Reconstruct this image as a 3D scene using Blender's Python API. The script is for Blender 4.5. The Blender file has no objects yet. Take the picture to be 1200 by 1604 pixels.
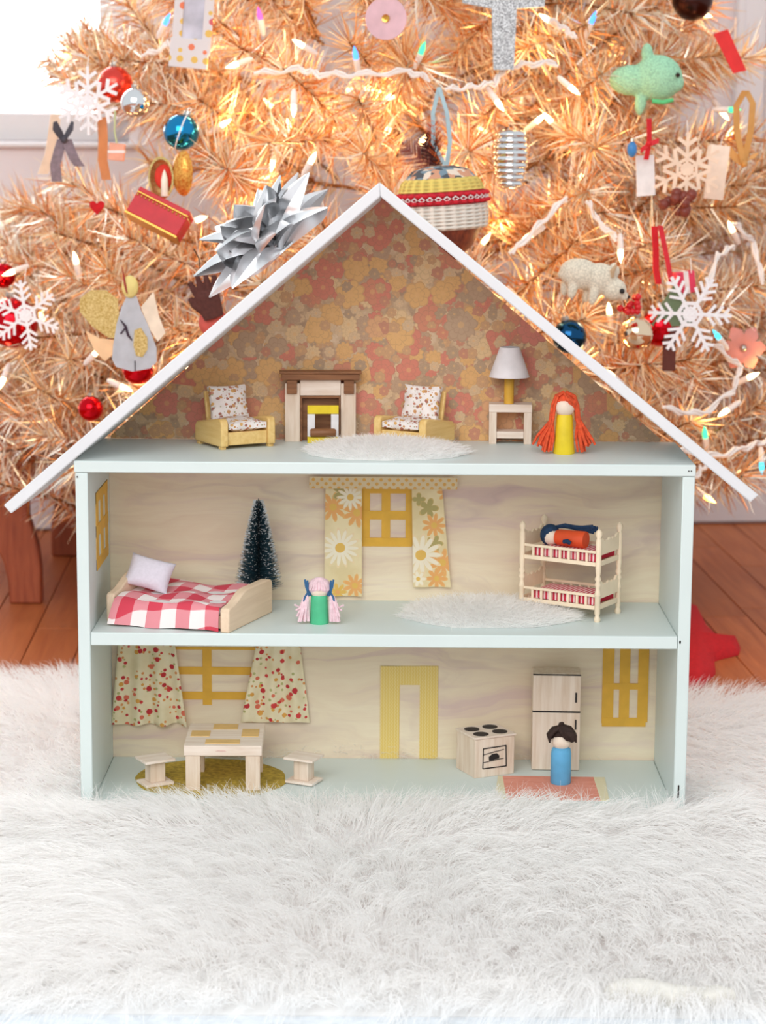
import bpy, bmesh, math, random
import numpy as np
from mathutils import Matrix, Vector

R = math.radians
rnd = random.Random(11)
nrng = np.random.default_rng(5)
scene = bpy.context.scene
COL = scene.collection

# ------------------------------------------------------------------ camera
F_PX = 3433.8                       # focal length in pixels of the 1200 x 1604 frame
CAM = Vector((0.0056, -2.1658, 0.6778))
PITCH, YAW, ROLL = 0.171, 0.0034, -0.0063
cam_data = bpy.data.cameras.new('camera')
cam_data.sensor_fit = 'VERTICAL'
cam_data.sensor_height = 24.0
cam_data.lens = F_PX / 1604 * 24.0
cam_data.clip_start = 0.05
cam_data.dof.use_dof = True
cam_data.dof.focus_distance = 2.19
cam_data.dof.aperture_fstop = 6.3
cam = bpy.data.objects.new('camera', cam_data)
COL.objects.link(cam)
cam.matrix_world = (Matrix.Translation(CAM) @ Matrix.Rotation(YAW, 4, 'Z') @
                    Matrix.Rotation(math.pi / 2 - PITCH, 4, 'X') @ Matrix.Rotation(-ROLL, 4, 'Z'))
scene.camera = cam

# ------------------------------------------------------------------ world, lights, exposure
world = bpy.data.worlds.new('daylight')
scene.world = world
world.use_nodes = True
wn = world.node_tree
bg = wn.nodes['Background']
bg.inputs[0].default_value = (0.94, 0.98, 1.0, 1)
bg.inputs[1].default_value = 0.9

def area(name, loc, target, sx, sy, power, color=(1, 1, 1)):
    d = bpy.data.lights.new(name, 'AREA')
    d.shape = 'RECTANGLE'; d.size = sx; d.size_y = sy; d.energy = power; d.color = color
    o = bpy.data.objects.new(name, d); COL.objects.link(o)
    o.location = loc
    o.rotation_euler = (Vector(target) - Vector(loc)).to_track_quat('-Z', 'Y').to_euler()
    return o

area('room_window_light', (-0.7, -3.15, 2.25), (0, 0.2, 0.12), 3.0, 2.2, 86, (1.0, 0.99, 0.975))
scene.view_settings.view_transform = 'Standard'
scene.view_settings.look = 'None'
scene.view_settings.gamma = 1.0
scene.view_settings.use_curve_mapping = False
scene.view_settings.exposure = 0.0
scene.cycles.use_denoising = True
scene.cycles.max_bounces = 14
scene.cycles.diffuse_bounces = 10
scene.cycles.adaptive_threshold = 0.02
scene.cycles.sample_clamp_indirect = 6.0

# ------------------------------------------------------------------ where a point of the photograph lies in the room
_cr = cam.matrix_world.to_3x3()
def ray(px, py): return _cr @ Vector(((px - 600) / F_PX, -(py - 802) / F_PX, -1.0))
def atY(px, py, y):
    r = ray(px, py); return CAM + r * ((y - CAM.y) / r.y)
def atZ(px, py, z):
    r = ray(px, py); return CAM + r * ((z - CAM.z) / r.z)
def metres(px, p): return px * (-(cam.matrix_world.inverted() @ Vector(p)).z) / F_PX

# ------------------------------------------------------------------ object helpers
def prop(o, label=None, cat=None, group=None, kind=None):
    if label: o['label'] = label
    if cat: o['category'] = cat
    if group: o['group'] = group
    if kind: o['kind'] = kind
    return o

def thing(name, label, cat, loc=(0, 0, 0), rot=(0, 0, 0), group=None, kind=None):
    o = bpy.data.objects.new(name, None); COL.objects.link(o)
    o.empty_display_size = 0.01
    o.location = loc; o.rotation_euler = rot
    return prop(o, label, cat, group, kind)

def node(name, parent, loc=(0, 0, 0), rot=(0, 0, 0)):
    o = bpy.data.objects.new(name, None); COL.objects.link(o)
    o.empty_display_size = 0.01
    o.parent = parent; o.location = loc; o.rotation_euler = rot
    return o

class MB:
    def __init__(s): s.v = []; s.f = []; s.mi = []; s.m = 0; s.xf = None
    def add(s, vs, fs):
        b = len(s.v)
        if s.xf is not None: vs = [s.xf @ Vector(v) for v in vs]
        s.v += [tuple(v) for v in vs]
        s.f += [tuple(b + i for i in f) for f in fs]
        s.mi += [s.m] * len(fs)
        return s
    def box(s, c, d, rz=0, rx=0, ry=0):
        m = Matrix.Translation(c) @ Matrix.Rotation(rz, 4, 'Z') @ Matrix.Rotation(ry, 4, 'Y') @ Matrix.Rotation(rx, 4, 'X')
        x, y, z = d[0] / 2, d[1] / 2, d[2] / 2
        vs = [m @ Vector(p) for p in ((-x,-y,-z),(x,-y,-z),(x,y,-z),(-x,y,-z),(-x,-y,z),(x,-y,z),(x,y,z),(-x,y,z))]
        return s.add(vs, [(0,3,2,1),(4,5,6,7),(0,1,5,4),(1,2,6,5),(2,3,7,6),(3,0,4,7)])
    def slab(s, x0, x1, y0, y1, z0, z1):
        return s.box(((x0+x1)/2, (y0+y1)/2, (z0+z1)/2), (x1-x0, y1-y0, z1-z0))
    def prism(s, poly, a0, a1, plane='xz', shift=(0, 0, 0)):
        n = len(poly)
        def P(u, w, a):
            return {'xz': (u, a, w), 'xy': (u, w, a), 'yz': (a, u, w)}[plane]
        vs = [P(u, w, a0) for u, w in poly] + [tuple(q + t for q, t in zip(P(u, w, a1), shift)) for u, w in poly]
        fs = [tuple(range(n)), tuple(range(2*n-1, n-1, -1))] + [(i, n+i, n+(i+1) % n, (i+1) % n) for i in range(n)]
        return s.add(vs, fs)
    def tube(s, pts, r, n=6, flat=1.0, cap=True):
        pts = [Vector(p) for p in pts]; k = len(pts)
        rs = r if isinstance(r, (list, tuple)) else [r] * k
        t0 = (pts[1] - pts[0]).normalized()
        up = Vector((0, 0, 1)) if abs(t0.z) < 0.9 else Vector((1, 0, 0))
        nrm = t0.cross(up).normalized()
        vs = []
        for i in range(k):
            t = (pts[min(i+1, k-1)] - pts[max(i-1, 0)])
            t = t.normalized() if t.length > 1e-9 else t0
            nrm = (nrm - t * nrm.dot(t))
            nrm = nrm.normalized() if nrm.length > 1e-6 else t.orthogonal().normalized()
            b = t.cross(nrm)
            for j in range(n):
                a = 2*math.pi*j/n
                vs.append(pts[i] + nrm*math.cos(a)*rs[i] + b*math.sin(a)*rs[i]*flat)
        fs = [(i*n+j, i*n+(j+1) % n, (i+1)*n+(j+1) % n, (i+1)*n+j) for i in range(k-1) for j in range(n)]
        if cap: fs += [tuple(range(n-1, -1, -1)), tuple(range((k-1)*n, k*n))]
        return s.add(vs, fs)
    def lathe(s, prof, n=24, c=(0, 0, 0), sx=1, sy=1):
        vs, fs = [], []
        k = len(prof)
        for r, z in prof:
            for j in range(n):
                a = 2*math.pi*j/n
                vs.append((c[0] + max(r, 1e-5)*math.cos(a)*sx, c[1] + max(r, 1e-5)*math.sin(a)*sy, c[2] + z))
        for i in range(k-1):
            for j in range(n): fs.append((i*n+j, i*n+(j+1) % n, (i+1)*n+(j+1) % n, (i+1)*n+j))
        if prof[0][0] > 1e-4: fs.append(tuple(range(n-1, -1, -1)))
        if prof[-1][0] > 1e-4: fs.append(tuple(range((k-1)*n, k*n)))
        return s.add(vs, fs)
    def ball(s, c, r, n=20, k=12, sc=(1, 1, 1)):
        prof = [(math.sin(math.pi*i/k), -math.cos(math.pi*i/k)) for i in range(k+1)]
        o = s.xf
        m = Matrix.Translation(c) @ Matrix.Diagonal((r*sc[0], r*sc[1], r*sc[2], 1))
        s.xf = m if o is None else o @ m
        s.lathe(prof, n); s.xf = o
        return s
    def strip(s, pts, wv, th=0.0004):
        """a ribbon along pts, half-width vectors wv (one or per point), thin but solid"""
        pts = [Vector(p) for p in pts]; k = len(pts)
        w = [Vector(x) for x in wv] if isinstance(wv, list) else [Vector(wv)] * k
        vs = []
        for i in range(k):
            t = (pts[min(i+1, k-1)] - pts[max(i-1, 0)]).normalized()
            nn = t.cross(w[i]); nn = nn.normalized()*th/2 if nn.length > 1e-9 else Vector((0, 0, th/2))
            vs += [pts[i]-w[i]-nn, pts[i]+w[i]-nn, pts[i]+w[i]+nn, pts[i]-w[i]+nn]
        fs = []
        for i in range(k-1):
            a, b = i*4, i*4+4
            for j in range(4): fs.append((a+j, a+(j+1) % 4, b+(j+1) % 4, b+j))
        fs += [(3, 2, 1, 0), (k*4-4, k*4-3, k*4-2, k*4-1)]
        return s.add(vs, fs)
    def build(s, name, mats, parent=None, loc=(0, 0, 0), rot=(0, 0, 0), bevel=0, smooth=True, ang=40, kind=None, label=None, remesh=0, seg=2):
        me = bpy.data.meshes.new(name)
        me.from_pydata(s.v, [], s.f)
        mats = mats if isinstance(mats, (list, tuple)) else [mats]
        for m in mats: me.materials.append(m)
        if len(mats) > 1: me.polygons.foreach_set('material_index', s.mi)
        bm = bmesh.new(); bm.from_mesh(me)
        bmesh.ops.recalc_face_normals(bm, faces=bm.faces); bm.to_mesh(me); bm.free()
        if smooth:
            me.polygons.foreach_set('use_smooth', [True]*len(me.polygons))
            if not remesh: me.set_sharp_from_angle(angle=R(ang))
        me.update()
        o = bpy.data.objects.new(name, me); COL.objects.link(o)
        o.parent = parent; o.location = loc; o.rotation_euler = rot
        if remesh:
            q = o.modifiers.new('m', 'REMESH'); q.mode = 'VOXEL'; q.voxel_size = remesh; q.use_smooth_shade = True
            q = o.modifiers.new('s', 'SMOOTH'); q.factor = 0.5; q.iterations = 6
        if bevel:
            q = o.modifiers.new('b', 'BEVEL'); q.width = bevel; q.segments = seg; q.limit_method = 'ANGLE'; q.angle_limit = R(35); q.harden_normals = False
        if kind: o['kind'] = kind
        if label: o['label'] = label
        return o

def ribbons(name, root, d, L, width, mats, parent=None, segs=3, bend=None, side=None, mi=None, kind=None, loc=(0, 0, 0)):
    """many thin tapered strands as one mesh (numpy)"""
    n = len(root)
    if bend is None: bend = np.zeros((n, 3))
    if side is None:
        side = np.cross(d, nrng.normal(size=(n, 3)))
        side /= np.linalg.norm(side, axis=1, keepdims=True) + 1e-9
    t = np.linspace(0, 1, segs + 1)
    rows = []
    for k, tk in enumerate(t):
        c = root + d*(L*tk)[:, None] + bend*(L*tk*tk)[:, None]
        w = (width*(1 - 0.85*tk**1.5))[:, None] if not np.isscalar(width) else width*(1 - 0.85*tk**1.5)
        rows += [c - side*w*0.5, c + side*w*0.5]
    V = np.stack(rows, 1)
    per = 2*(segs+1)
    q = np.array([[2*k, 2*k+1, 2*k+3, 2*k+2] for k in range(segs)])
    Fc = (np.arange(n)[:, None, None]*per + q[None]).reshape(-1)
    me = bpy.data.meshes.new(name)
    me.vertices.add(n*per); me.vertices.foreach_set('co', V.reshape(-1).astype(np.float32))
    nf = n*segs
    me.loops.add(nf*4); me.loops.foreach_set('vertex_index', Fc.astype(np.int32))
    me.polygons.add(nf); me.polygons.foreach_set('loop_start', np.arange(nf, dtype=np.int32)*4)
    mats = mats if isinstance(mats, (list, tuple)) else [mats]
    for m in mats: me.materials.append(m)
    if mi is not None: me.polygons.foreach_set('material_index', np.repeat(mi, segs).astype(np.int32))
    me.polygons.foreach_set('use_smooth', np.ones(nf, dtype=bool))
    me.update(calc_edges=True)
    o = bpy.data.objects.new(name, me); COL.objects.link(o); o.parent = parent; o.location = loc
    if kind: o['kind'] = kind
    return o

def copy_tree(o, parent=None):
    c = o.copy(); COL.objects.link(c); c.parent = parent
    for ch in list(o.children): copy_tree(ch, c)
    return c

# ------------------------------------------------------------------ material helpers
def srgb(r, g, b):
    f = lambda x: (x/255/12.92) if x/255 <= 0.04045 else ((x/255+0.055)/1.055)**2.4
    return (f(r), f(g), f(b), 1)

class X:
    """scalar node expressions"""
    def __init__(s, g, sock): s.g = g; s.s = sock
    def op(s, o, *a):
        n = s.g.nt.nodes.new('ShaderNodeMath'); n.operation = o
        for i, q in enumerate((s,) + a):
            if isinstance(q, X): s.g.nt.links.new(q.s, n.inputs[i])
            else: n.inputs[i].default_value = q
        return X(s.g, n.outputs[0])
    def __add__(s, o): return s.op('ADD', o)
    def __sub__(s, o): return s.op('SUBTRACT', o)
    def __mul__(s, o): return s.op('MULTIPLY', o)
    def __truediv__(s, o): return s.op('DIVIDE', o)
    def lt(s, o): return s.op('LESS_THAN', o)
    def gt(s, o): return s.op('GREATER_THAN', o)
    def abs(s): return s.op('ABSOLUTE')
    def sin(s): return s.op('SINE')
    def cos(s): return s.op('COSINE')
    def fract(s): return s.op('FRACT')
    def floor(s): return s.op('FLOOR')
    def sqrt(s): return s.op('SQRT')
    def atan2(s, o): return s.op('ARCTAN2', o)
    def max(s, o): return s.op('MAXIMUM', o)
    def min(s, o): return s.op('MINIMUM', o)
    def mod(s, o): return s.op('FLOORED_MODULO', o)

class G:
    """one material's node graph"""
    def __init__(s, name, rough=0.6, metal=0.0, spec=0.4):
        s.mat = bpy.data.materials.new(name); s.mat.use_nodes = True
        s.nt = s.mat.node_tree
        s.b = s.nt.nodes['Principled BSDF']
        s.b.inputs['Roughness'].default_value = rough
        s.b.inputs['Metallic'].default_value = metal
        s.b.inputs['Specular IOR Level'].default_value = spec
        s._xyz = None
    def n(s, t): return s.nt.nodes.new(t)
    def xyz(s):
        if s._xyz is None:
            tc = s.n('ShaderNodeTexCoord'); sp = s.n('ShaderNodeSeparateXYZ')
            s.nt.links.new(tc.outputs['Object'], sp.inputs[0]); s.co = tc.outputs['Object']
            s._xyz = tuple(X(s, sp.outputs[i]) for i in range(3))
        return s._xyz
    def vec(s, a, b, c=0.0):
        n = s.n('ShaderNodeCombineXYZ')
        for i, q in enumerate((a, b, c)):
            if isinstance(q, X): s.nt.links.new(q.s, n.inputs[i])
            else: n.inputs[i].default_value = q
        return n.outputs[0]
    def noise(s, scale=5, detail=3, vec=None, rough=0.5, dist=0.0, col=False):
        n = s.n('ShaderNodeTexNoise'); n.inputs['Scale'].default_value = scale; n.inputs['Detail'].default_value = detail
        n.inputs['Roughness'].default_value = rough; n.inputs['Distortion'].default_value = dist
        if vec is None: s.xyz(); vec = s.co
        s.nt.links.new(vec, n.inputs['Vector'])
        return n.outputs['Color'] if col else X(s, n.outputs['Fac'])
    def voro(s, vec, scale=1.0, rand=1.0, dims='2D', feature='F1'):
        n = s.n('ShaderNodeTexVoronoi'); n.voronoi_dimensions = dims; n.feature = feature
        n.inputs['Scale'].default_value = scale; n.inputs['Randomness'].default_value = rand
        s.nt.links.new(vec, n.inputs['Vector'])
        return n
    def sep(s, sock):
        n = s.n('ShaderNodeSeparateXYZ'); s.nt.links.new(sock, n.inputs[0])
        return tuple(X(s, n.outputs[i]) for i in range(3))
    def ramp(s, fac, stops, const=False):
        n = s.n('ShaderNodeValToRGB'); e = n.color_ramp.elements
        while len(e) < len(stops): e.new(0.5)
        for i, (p, c) in enumerate(stops): e[i].position = p; e[i].color = c
        if const: n.color_ramp.interpolation = 'CONSTANT'
        s.nt.links.new(fac.s, n.inputs[0])
        return n.outputs[0]
    def mix(s, fac, a, b, mode='MIX'):
        n = s.n('ShaderNodeMix'); n.data_type = 'RGBA'; n.blend_type = mode
        for i, q in ((0, fac), (6, a), (7, b)):
            if isinstance(q, X): s.nt.links.new(q.s, n.inputs[i])
            elif isinstance(q, (float, int)): n.inputs[i].default_value = q
            elif isinstance(q, tuple): n.inputs[i].default_value = q
            else: s.nt.links.new(q, n.inputs[i])
        return n.outputs[2]
    def color(s, c):
        if isinstance(c, tuple): s.b.inputs['Base Color'].default_value = c
        else: s.nt.links.new(c, s.b.inputs['Base Color'])
        return s
    def bump(s, h, strength=0.3, dist=0.001):
        n = s.n('ShaderNodeBump'); n.inputs['Strength'].default_value = strength; n.inputs['Distance'].default_value = dist
        s.nt.links.new(h.s, n.inputs['Height']); s.nt.links.new(n.outputs[0], s.b.inputs['Normal'])
        return s
    def emit(s, c, k):
        s.b.inputs['Emission Color'].default_value = c; s.b.inputs['Emission Strength'].default_value = k
        return s

def plain(name, rgb, rough=0.55, metal=0.0, spec=0.4, grain=0.06, gs=60, bump=0.15, bd=0.0006):
    """a colour with fine uneven grain and relief"""
    g = G(name, rough, metal, spec)
    c = srgb(*rgb)
    nz = g.noise(gs, 3)
    d = tuple(x*(1-grain*2) for x in c[:3]) + (1,)
    l = tuple(min(1, x*(1+grain)) for x in c[:3]) + (1,)
    g.color(g.ramp(nz, [(0.3, d), (0.7, l)]))
    if bump: g.bump(g.noise(gs*6, 2), bump, bd)
    return g.mat

def wood(name, a, b, sc=(40, 6, 40), rough=0.5, knots=0.0, axis=2):
    """grain lines drawn out along one axis"""
    g = G(name, rough)
    x, y, z = g.xyz()
    k = [160, 160, 160]; k[axis] = 14
    nz = g.noise(1.0, 4, g.vec(x*k[0], y*k[1], z*k[2]), 0.6, 0.4)
    g.color(g.ramp(nz, [(0.32, srgb(*b)), (0.62, srgb(*a))]))
    g.bump(nz, 0.12, 0.0005)
    return g.mat

def glow(name, rgb, k, base=(255, 255, 255)):
    g = G(name, 0.2); g.color(srgb(*base)); g.emit(srgb(*rgb), k); return g.mat

def metalm(name, rgb, rough=0.15):
    g = G(name, rough, 1.0); c = srgb(*rgb)
    g.color(g.ramp(g.noise(30, 2), [(0.3, tuple(v*0.93 for v in c[:3]) + (1,)), (0.7, c)]))
    return g.mat

def glitter(name, rgb, rgb2, scale=900, rough=0.3, metal=0.7):
    g = G(name, rough, metal)
    g.xyz()
    v = g.voro(g.co, scale, 1.0, '3D')
    r = g.sep(v.outputs['Color'])
    g.color(g.mix(r[0], srgb(*rgb), srgb(*rgb2)))
    n = g.n('ShaderNodeBump'); n.inputs['Strength'].default_value = 0.9; n.inputs['Distance'].default_value = 0.001
    g.nt.links.new(r[1].s, n.inputs['Height']); g.nt.links.new(n.outputs[0], g.b.inputs['Normal'])
    return g.mat

def bloom(g, u, w, scale, off, k, R0, base, palette, keep=1.0, rim=0.75, jag=0.22):
    """one printed layer of scattered flowers: k petals, outlines, an inner ring and a centre; drawn over base"""
    v = g.voro(g.vec(u*scale + off, w*scale + off*0.7), 1.0, 0.85)
    px, py, _ = g.sep(v.outputs['Position'])
    rc = g.sep(v.outputs['Color'])
    dx = u*scale + off - px; dy = w*scale + off*0.7 - py
    r = (dx*dx + dy*dy).sqrt()
    a = dy.atan2(dx) + rc[1]*6.0
    lobes = (a*(k/2)).cos().abs()
    rr = lobes*jag + (1.0 - jag)
    rad = rr*(rc[2]*0.35 + 0.75)*R0
    on = r.lt(rad)*rc[1].lt(keep)
    edge = r.gt(rad*0.9)
    ring = r.gt(rad*0.52)*r.lt(rad*0.58)
    spoke = (a*(k/2)).cos().abs().lt(0.16)*r.gt(rad*0.3)
    core = r.lt(rad*0.2)
    c = g.ramp(rc[0], palette, True)
    line = edge.max(ring).max(spoke)
    c = g.mix(line*(1-rim), c, srgb(120, 85, 60))
    c = g.mix(core*0.5, c, srgb(225, 175, 110))
    return g.mix(on, base, c)

def dots(g, u, w, scale, rad, base, palette, rand=0.8, off=0.0, keep=1.0):
    v = g.voro(g.vec(u*scale + off, w*scale + off), 1.0, rand)
    rc = g.sep(v.outputs['Color'])
    d = X(g, v.outputs['Distance'])
    on = d.lt(rc[1]*rad*0.5 + rad*0.6)*rc[2].lt(keep)
    return g.mix(on, base, g.ramp(rc[0], palette, True))

# ------------------------------------------------------------------ materials
def painted(name, rgb):
    g = G(name, 0.45)
    c = srgb(*rgb)
    nz = g.noise(9, 4)
    g.color(g.ramp(nz, [(0.3, tuple(v*0.95 for v in c[:3]) + (1,)), (0.7, c)]))
    x, y, z = g.xyz()
    g.bump(g.noise(1.0, 3, g.vec(x*25, y*90, z*90)), 0.12, 0.0008)
    return g.mat
M = {}
M['mint'] = painted('mint_paint', (213, 224, 222))
M['roof'] = painted('white_paint', (222, 223, 226))
def ply():
    g = G('plywood', 0.6)
    x, y, z = g.xyz()
    wv = g.noise(1.0, 3, g.vec(x*5, y*3, z*14))
    n1 = g.noise(1.0, 5, g.vec(x*3.0 + wv*0.6, 0.0, z*44 + wv*3.6), 0.58, 0.3)
    n2 = g.noise(1.0, 3, g.vec(x*40, 0.0, z*500), 0.6)
    c = g.ramp(n1, [(0.33, srgb(220, 196, 186)), (0.44, srgb(233, 216, 190)), (0.58, srgb(240, 227, 200)), (0.72, srgb(231, 211, 196))])
    c = g.mix(n2*0.2, c, srgb(204, 176, 152))
    n3 = g.noise(1.0, 4, g.vec(x*7 + wv*2, 0.0, z*26 + wv*6), 0.5, 0.8)
    c = g.mix(n3.gt(0.54)*0.0 + (n3 - 0.5).max(0.0)*2.0, c, srgb(190, 164, 164))
    g.color(c); g.bump(n2, 0.08, 0.0004)
    return g.mat
M['ply'] = ply()
def wallpaper():
    g = G('floral_wallpaper', 0.7)
    x, y, z = g.xyz()
    base = g.ramp(g.noise(70, 3), [(0.35, srgb(150, 122, 98)), (0.5, srgb(190, 160, 125)), (0.66, srgb(214, 190, 158))])
    small = [(0.0, srgb(196, 150, 105)), (0.3, srgb(210, 180, 140)), (0.55, srgb(190, 120, 95)), (0.8, srgb(165, 140, 112))]
    mid = [(0.0, srgb(208, 108, 92)), (0.25, srgb(219, 168, 98)), (0.5, srgb(176, 146, 118)), (0.7, srgb(222, 190, 140)), (0.86, srgb(205, 120, 92))]
    big = [(0.0, srgb(222, 172, 102)), (0.34, srgb(210, 112, 102)), (0.66, srgb(214, 158, 110)), (0.84, srgb(178, 150, 122))]
    c = bloom(g, x, z, 95, 3.1, 8, 0.55, base, small)
    c = bloom(g, x, z, 52, 11.7, 10, 0.52, c, mid, 0.8)
    c = bloom(g, x, z, 33, 23.3, 6, 0.5, c, mid, 0.62)
    c = bloom(g, x, z, 23, 41.9, 8, 0.46, c, big, 0.42)
    c = bloom(g, x, z, 71, 67.7, 7, 0.5, c, small, 0.4)
    c = g.mix(0.22, c, srgb(222, 190, 158))
    c = g.mix(g.noise(420, 3)*0.14, c, srgb(130, 100, 80))
    g.color(c); g.bump(g.noise(300, 2), 0.08, 0.0004)
    return g.mat
M['wallpaper'] = wallpaper()
M['fur'] = None
def furmat(name, rgb):
    m = bpy.data.materials.new(name); m.use_nodes = True
    nt = m.node_tree; nt.nodes.clear()
    N = nt.nodes.new; ln = nt.links.new
    out = N('ShaderNodeOutputMaterial'); mx = N('ShaderNodeMixShader')
    d = N('ShaderNodeBsdfDiffuse'); t = N('ShaderNodeBsdfTranslucent')
    nz = N('ShaderNodeTexNoise'); nz.inputs['Scale'].default_value = 40
    rp = N('ShaderNodeValToRGB'); c = srgb(*rgb)
    rp.color_ramp.elements[0].color = tuple(v*0.985 for v in c[:3]) + (1,); rp.color_ramp.elements[1].color = c
    ln(nz.outputs['Fac'], rp.inputs[0])
    for q in (d, t): ln(rp.outputs[0], q.inputs['Color'])
    mx.inputs[0].default_value = 0.5
    ln(d.outputs[0], mx.inputs[1]); ln(t.outputs[0], mx.inputs[2]); ln(mx.outputs[0], out.inputs[0])
    return m
M['fur'] = furmat('white_faux_fur', (254, 253, 252))
M['birch'] = wood('pale_wood', (232, 208, 180), (222, 196, 168), axis=1)
M['balsa'] = wood('balsa_wood', (230, 213, 196), (212, 188, 165), axis=2)
M['balsa_x'] = wood('balsa_wood_across', (238, 224, 211), (222, 202, 184), axis=0)
M['ivory'] = plain('ivory_plastic', (240, 220, 192), 0.45, grain=0.03)
M['chairwood'] = wood('varnished_beech', (233, 200, 132), (219, 180, 108), axis=1, rough=0.35)
M['walnut'] = wood('walnut_wood', (150, 102, 66), (112, 70, 42), axis=0)
M['yellowtape'] = plain('yellow_paper_tape', (226, 175, 62), 0.55, grain=0.05)
M['yellow'] = plain('yellow_paint', (232, 205, 40), 0.5)
M['black'] = plain('black_marker', (32, 28, 28), 0.6)
M['dark'] = plain('dark_gap', (52, 46, 42), 0.8)
M['blue'] = plain('blue_paint', (98, 172, 216), 0.5)
M['green'] = plain('green_paint', (82, 190, 140), 0.5)
M['orange'] = plain('orange_paint', (228, 84, 40), 0.5)
M['skin'] = plain('bare_wood_face', (240, 222, 203), 0.6)
M['redhair'] = plain('orange_red_yarn', (226, 88, 50), 0.9, gs=300, grain=0.14)
M['pinkhair'] = plain('pale_pink_yarn', (238, 206, 214), 0.9, gs=300, grain=0.08)
M['navyhair'] = plain('navy_yarn', (34, 60, 92), 0.9, gs=300, grain=0.14)
M['brownhair'] = plain('dark_brown_hair', (52, 34, 28), 0.8, gs=300, grain=0.14)
M['lampshade'] = plain('white_paper', (230, 226, 228), 0.8)
M['ochre'] = plain('ochre_paint', (222, 172, 62), 0.5)
M['red'] = plain('red_felt', (200, 28, 36), 0.95, gs=200, grain=0.08, bump=0.4)
M['goldcloth'] = plain('mustard_gold_cloth', (186, 160, 62), 0.8, gs=220, grain=0.2, bump=0.5)
def wallm(name, rgb):
    g = G(name, 0.8); c = srgb(*rgb)
    g.color(g.ramp(g.noise(3, 3), [(0.3, tuple(v*0.97 for v in c[:3]) + (1,)), (0.7, c)])); g.bump(g.noise(180, 2), 0.08, 0.001)
    return g.mat
M['wall'] = wallm('white_plaster', (236, 228, 230))
M['trim'] = painted('white_trim_paint', (238, 234, 236))

# ================================================================== THE SETTING
ZF = -0.03                                   # wooden floor; the dollhouse stands on the rug at z = -0.012
ROOM = R(5.5)                                # the room is turned a little against the dollhouse
def floorwood(name, a, b):
    g = G(name, 0.45, 0, 0.22)
    x, y, z = g.xyz()
    oi = g.n('ShaderNodeObjectInfo'); rv = X(g, oi.outputs['Random'])
    nz = g.noise(1.0, 4, g.vec(x*55 + rv*40, y*3.5, 0.0), 0.6, 0.6)
    c = g.ramp(nz, [(0.3, srgb(*b)), (0.68, srgb(*a))])
    g.color(g.mix(rv*0.35, c, srgb(150, 84, 48)))
    g.bump(nz, 0.08, 0.0006)
    return g.mat
M['floor'] = floorwood('red_oak_floorboards', (208, 124, 74), (172, 90, 50))
f = MB(); f.slab(-3, 3, -4.5, 2.6, ZF-0.06, ZF-0.005)
floor = prop(f.build('floor', M['floor'], smooth=False, rot=(0, 0, R(3))), kind='structure')
pw = 0.07
meshes = {}
for i in range(-16, 17):
    y = 0.25 + rnd.uniform(0, 0.4)
    if not -0.95 < i*pw < 1.1: continue
    while y < 1.95:
        L = rnd.choice((0.5, 0.65, 0.8, 0.95))
        if L not in meshes:
            m = MB(); m.slab(-pw/2+0.0006, pw/2-0.0006, 0, L-0.0012, -0.004, 0.004)
            o = m.build('plank', M['floor'], floor, bevel=0.0008, seg=1); meshes[L] = o
        else:
            o = meshes[L].copy(); COL.objects.link(o)
        o.location = (i*pw, y, ZF-0.004); y += L
# back wall with the bright window on its left and a door casing on its right
wx0, wx1, wz0, wz1 = -1.62, -0.46, 0.66, 1.75      # window opening, along the wall
wl = thing('wall_back', loc=(0, 1.78, 0), rot=(0, 0, ROOM), label=None, cat=None, kind='structure')
m = MB()
m.slab(-3, wx0, 0, 0.12, ZF, 2.6); m.slab(wx1, 3, 0, 0.12, ZF, 2.6); m.slab(wx0, wx1, 0, 0.12, ZF, wz0); m.slab(wx0, wx1, 0, 0.12, wz1, 2.6)
m.build('plaster', M['wall'], wl, smooth=False)
bb = MB(); bb.prism([(0, 0), (-0.014, 0), (-0.014, 0.075), (-0.009, 0.092), (0, 0.1)], -3, 3, 'yz')
prop(bb.build('baseboard_back', M['trim'], None, loc=(0, 1.779, ZF+0.006), rot=(0, 0, ROOM), smooth=False), kind='structure')
win = thing('window_1', None, None, (0, 1.78, 0), (0, 0, ROOM), kind='structure')
m = MB()
m.slab(wx0, wx0+0.05, 0.03, 0.09, wz0, wz1); m.slab(wx1-0.05, wx1, 0.03, 0.09, wz0, wz1); m.slab(wx0, wx1, 0.03, 0.09, wz0, wz0+0.05); m.slab(wx0, wx1, 0.03, 0.09, wz1-0.05, wz1)
m.slab((wx0+wx1)/2-0.012, (wx0+wx1)/2+0.012, 0.04, 0.08, wz0, wz1)
m.build('window_frame', M['trim'], win, bevel=0.004)
m = MB(); m.slab(wx0-0.02, wx1+0.02, -0.012, 0.03, wz0-0.012, wz0); m.build('window_sill', M['trim'], win, bevel=0.005)
gm = G('window_glass', 0.0); gm.b.inputs['Transmission Weight'].default_value = 1.0; gm.color((1, 1, 1, 1)); gm.b.inputs['IOR'].default_value = 1.05
m = MB(); m.slab(wx0+0.04, wx1-0.04, 0.058, 0.062, wz0+0.04, wz1-0.04); m.build('pane', gm.mat, win, smooth=False)
c_, s_ = math.cos(ROOM), math.sin(ROOM)
def onwall(u, v, z): return (u*c_ - v*s_, 1.78 + u*s_ + v*c_, z)
area('outdoor_daylight', onwall(-1.15, 0.45, 1.25), onwall(-1.15, -1, 1.25), 1.7, 1.7, 60)
tr = thing('trim_1', None, None, (0, 1.78, 0), (0, 0, ROOM), kind='structure')
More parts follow.
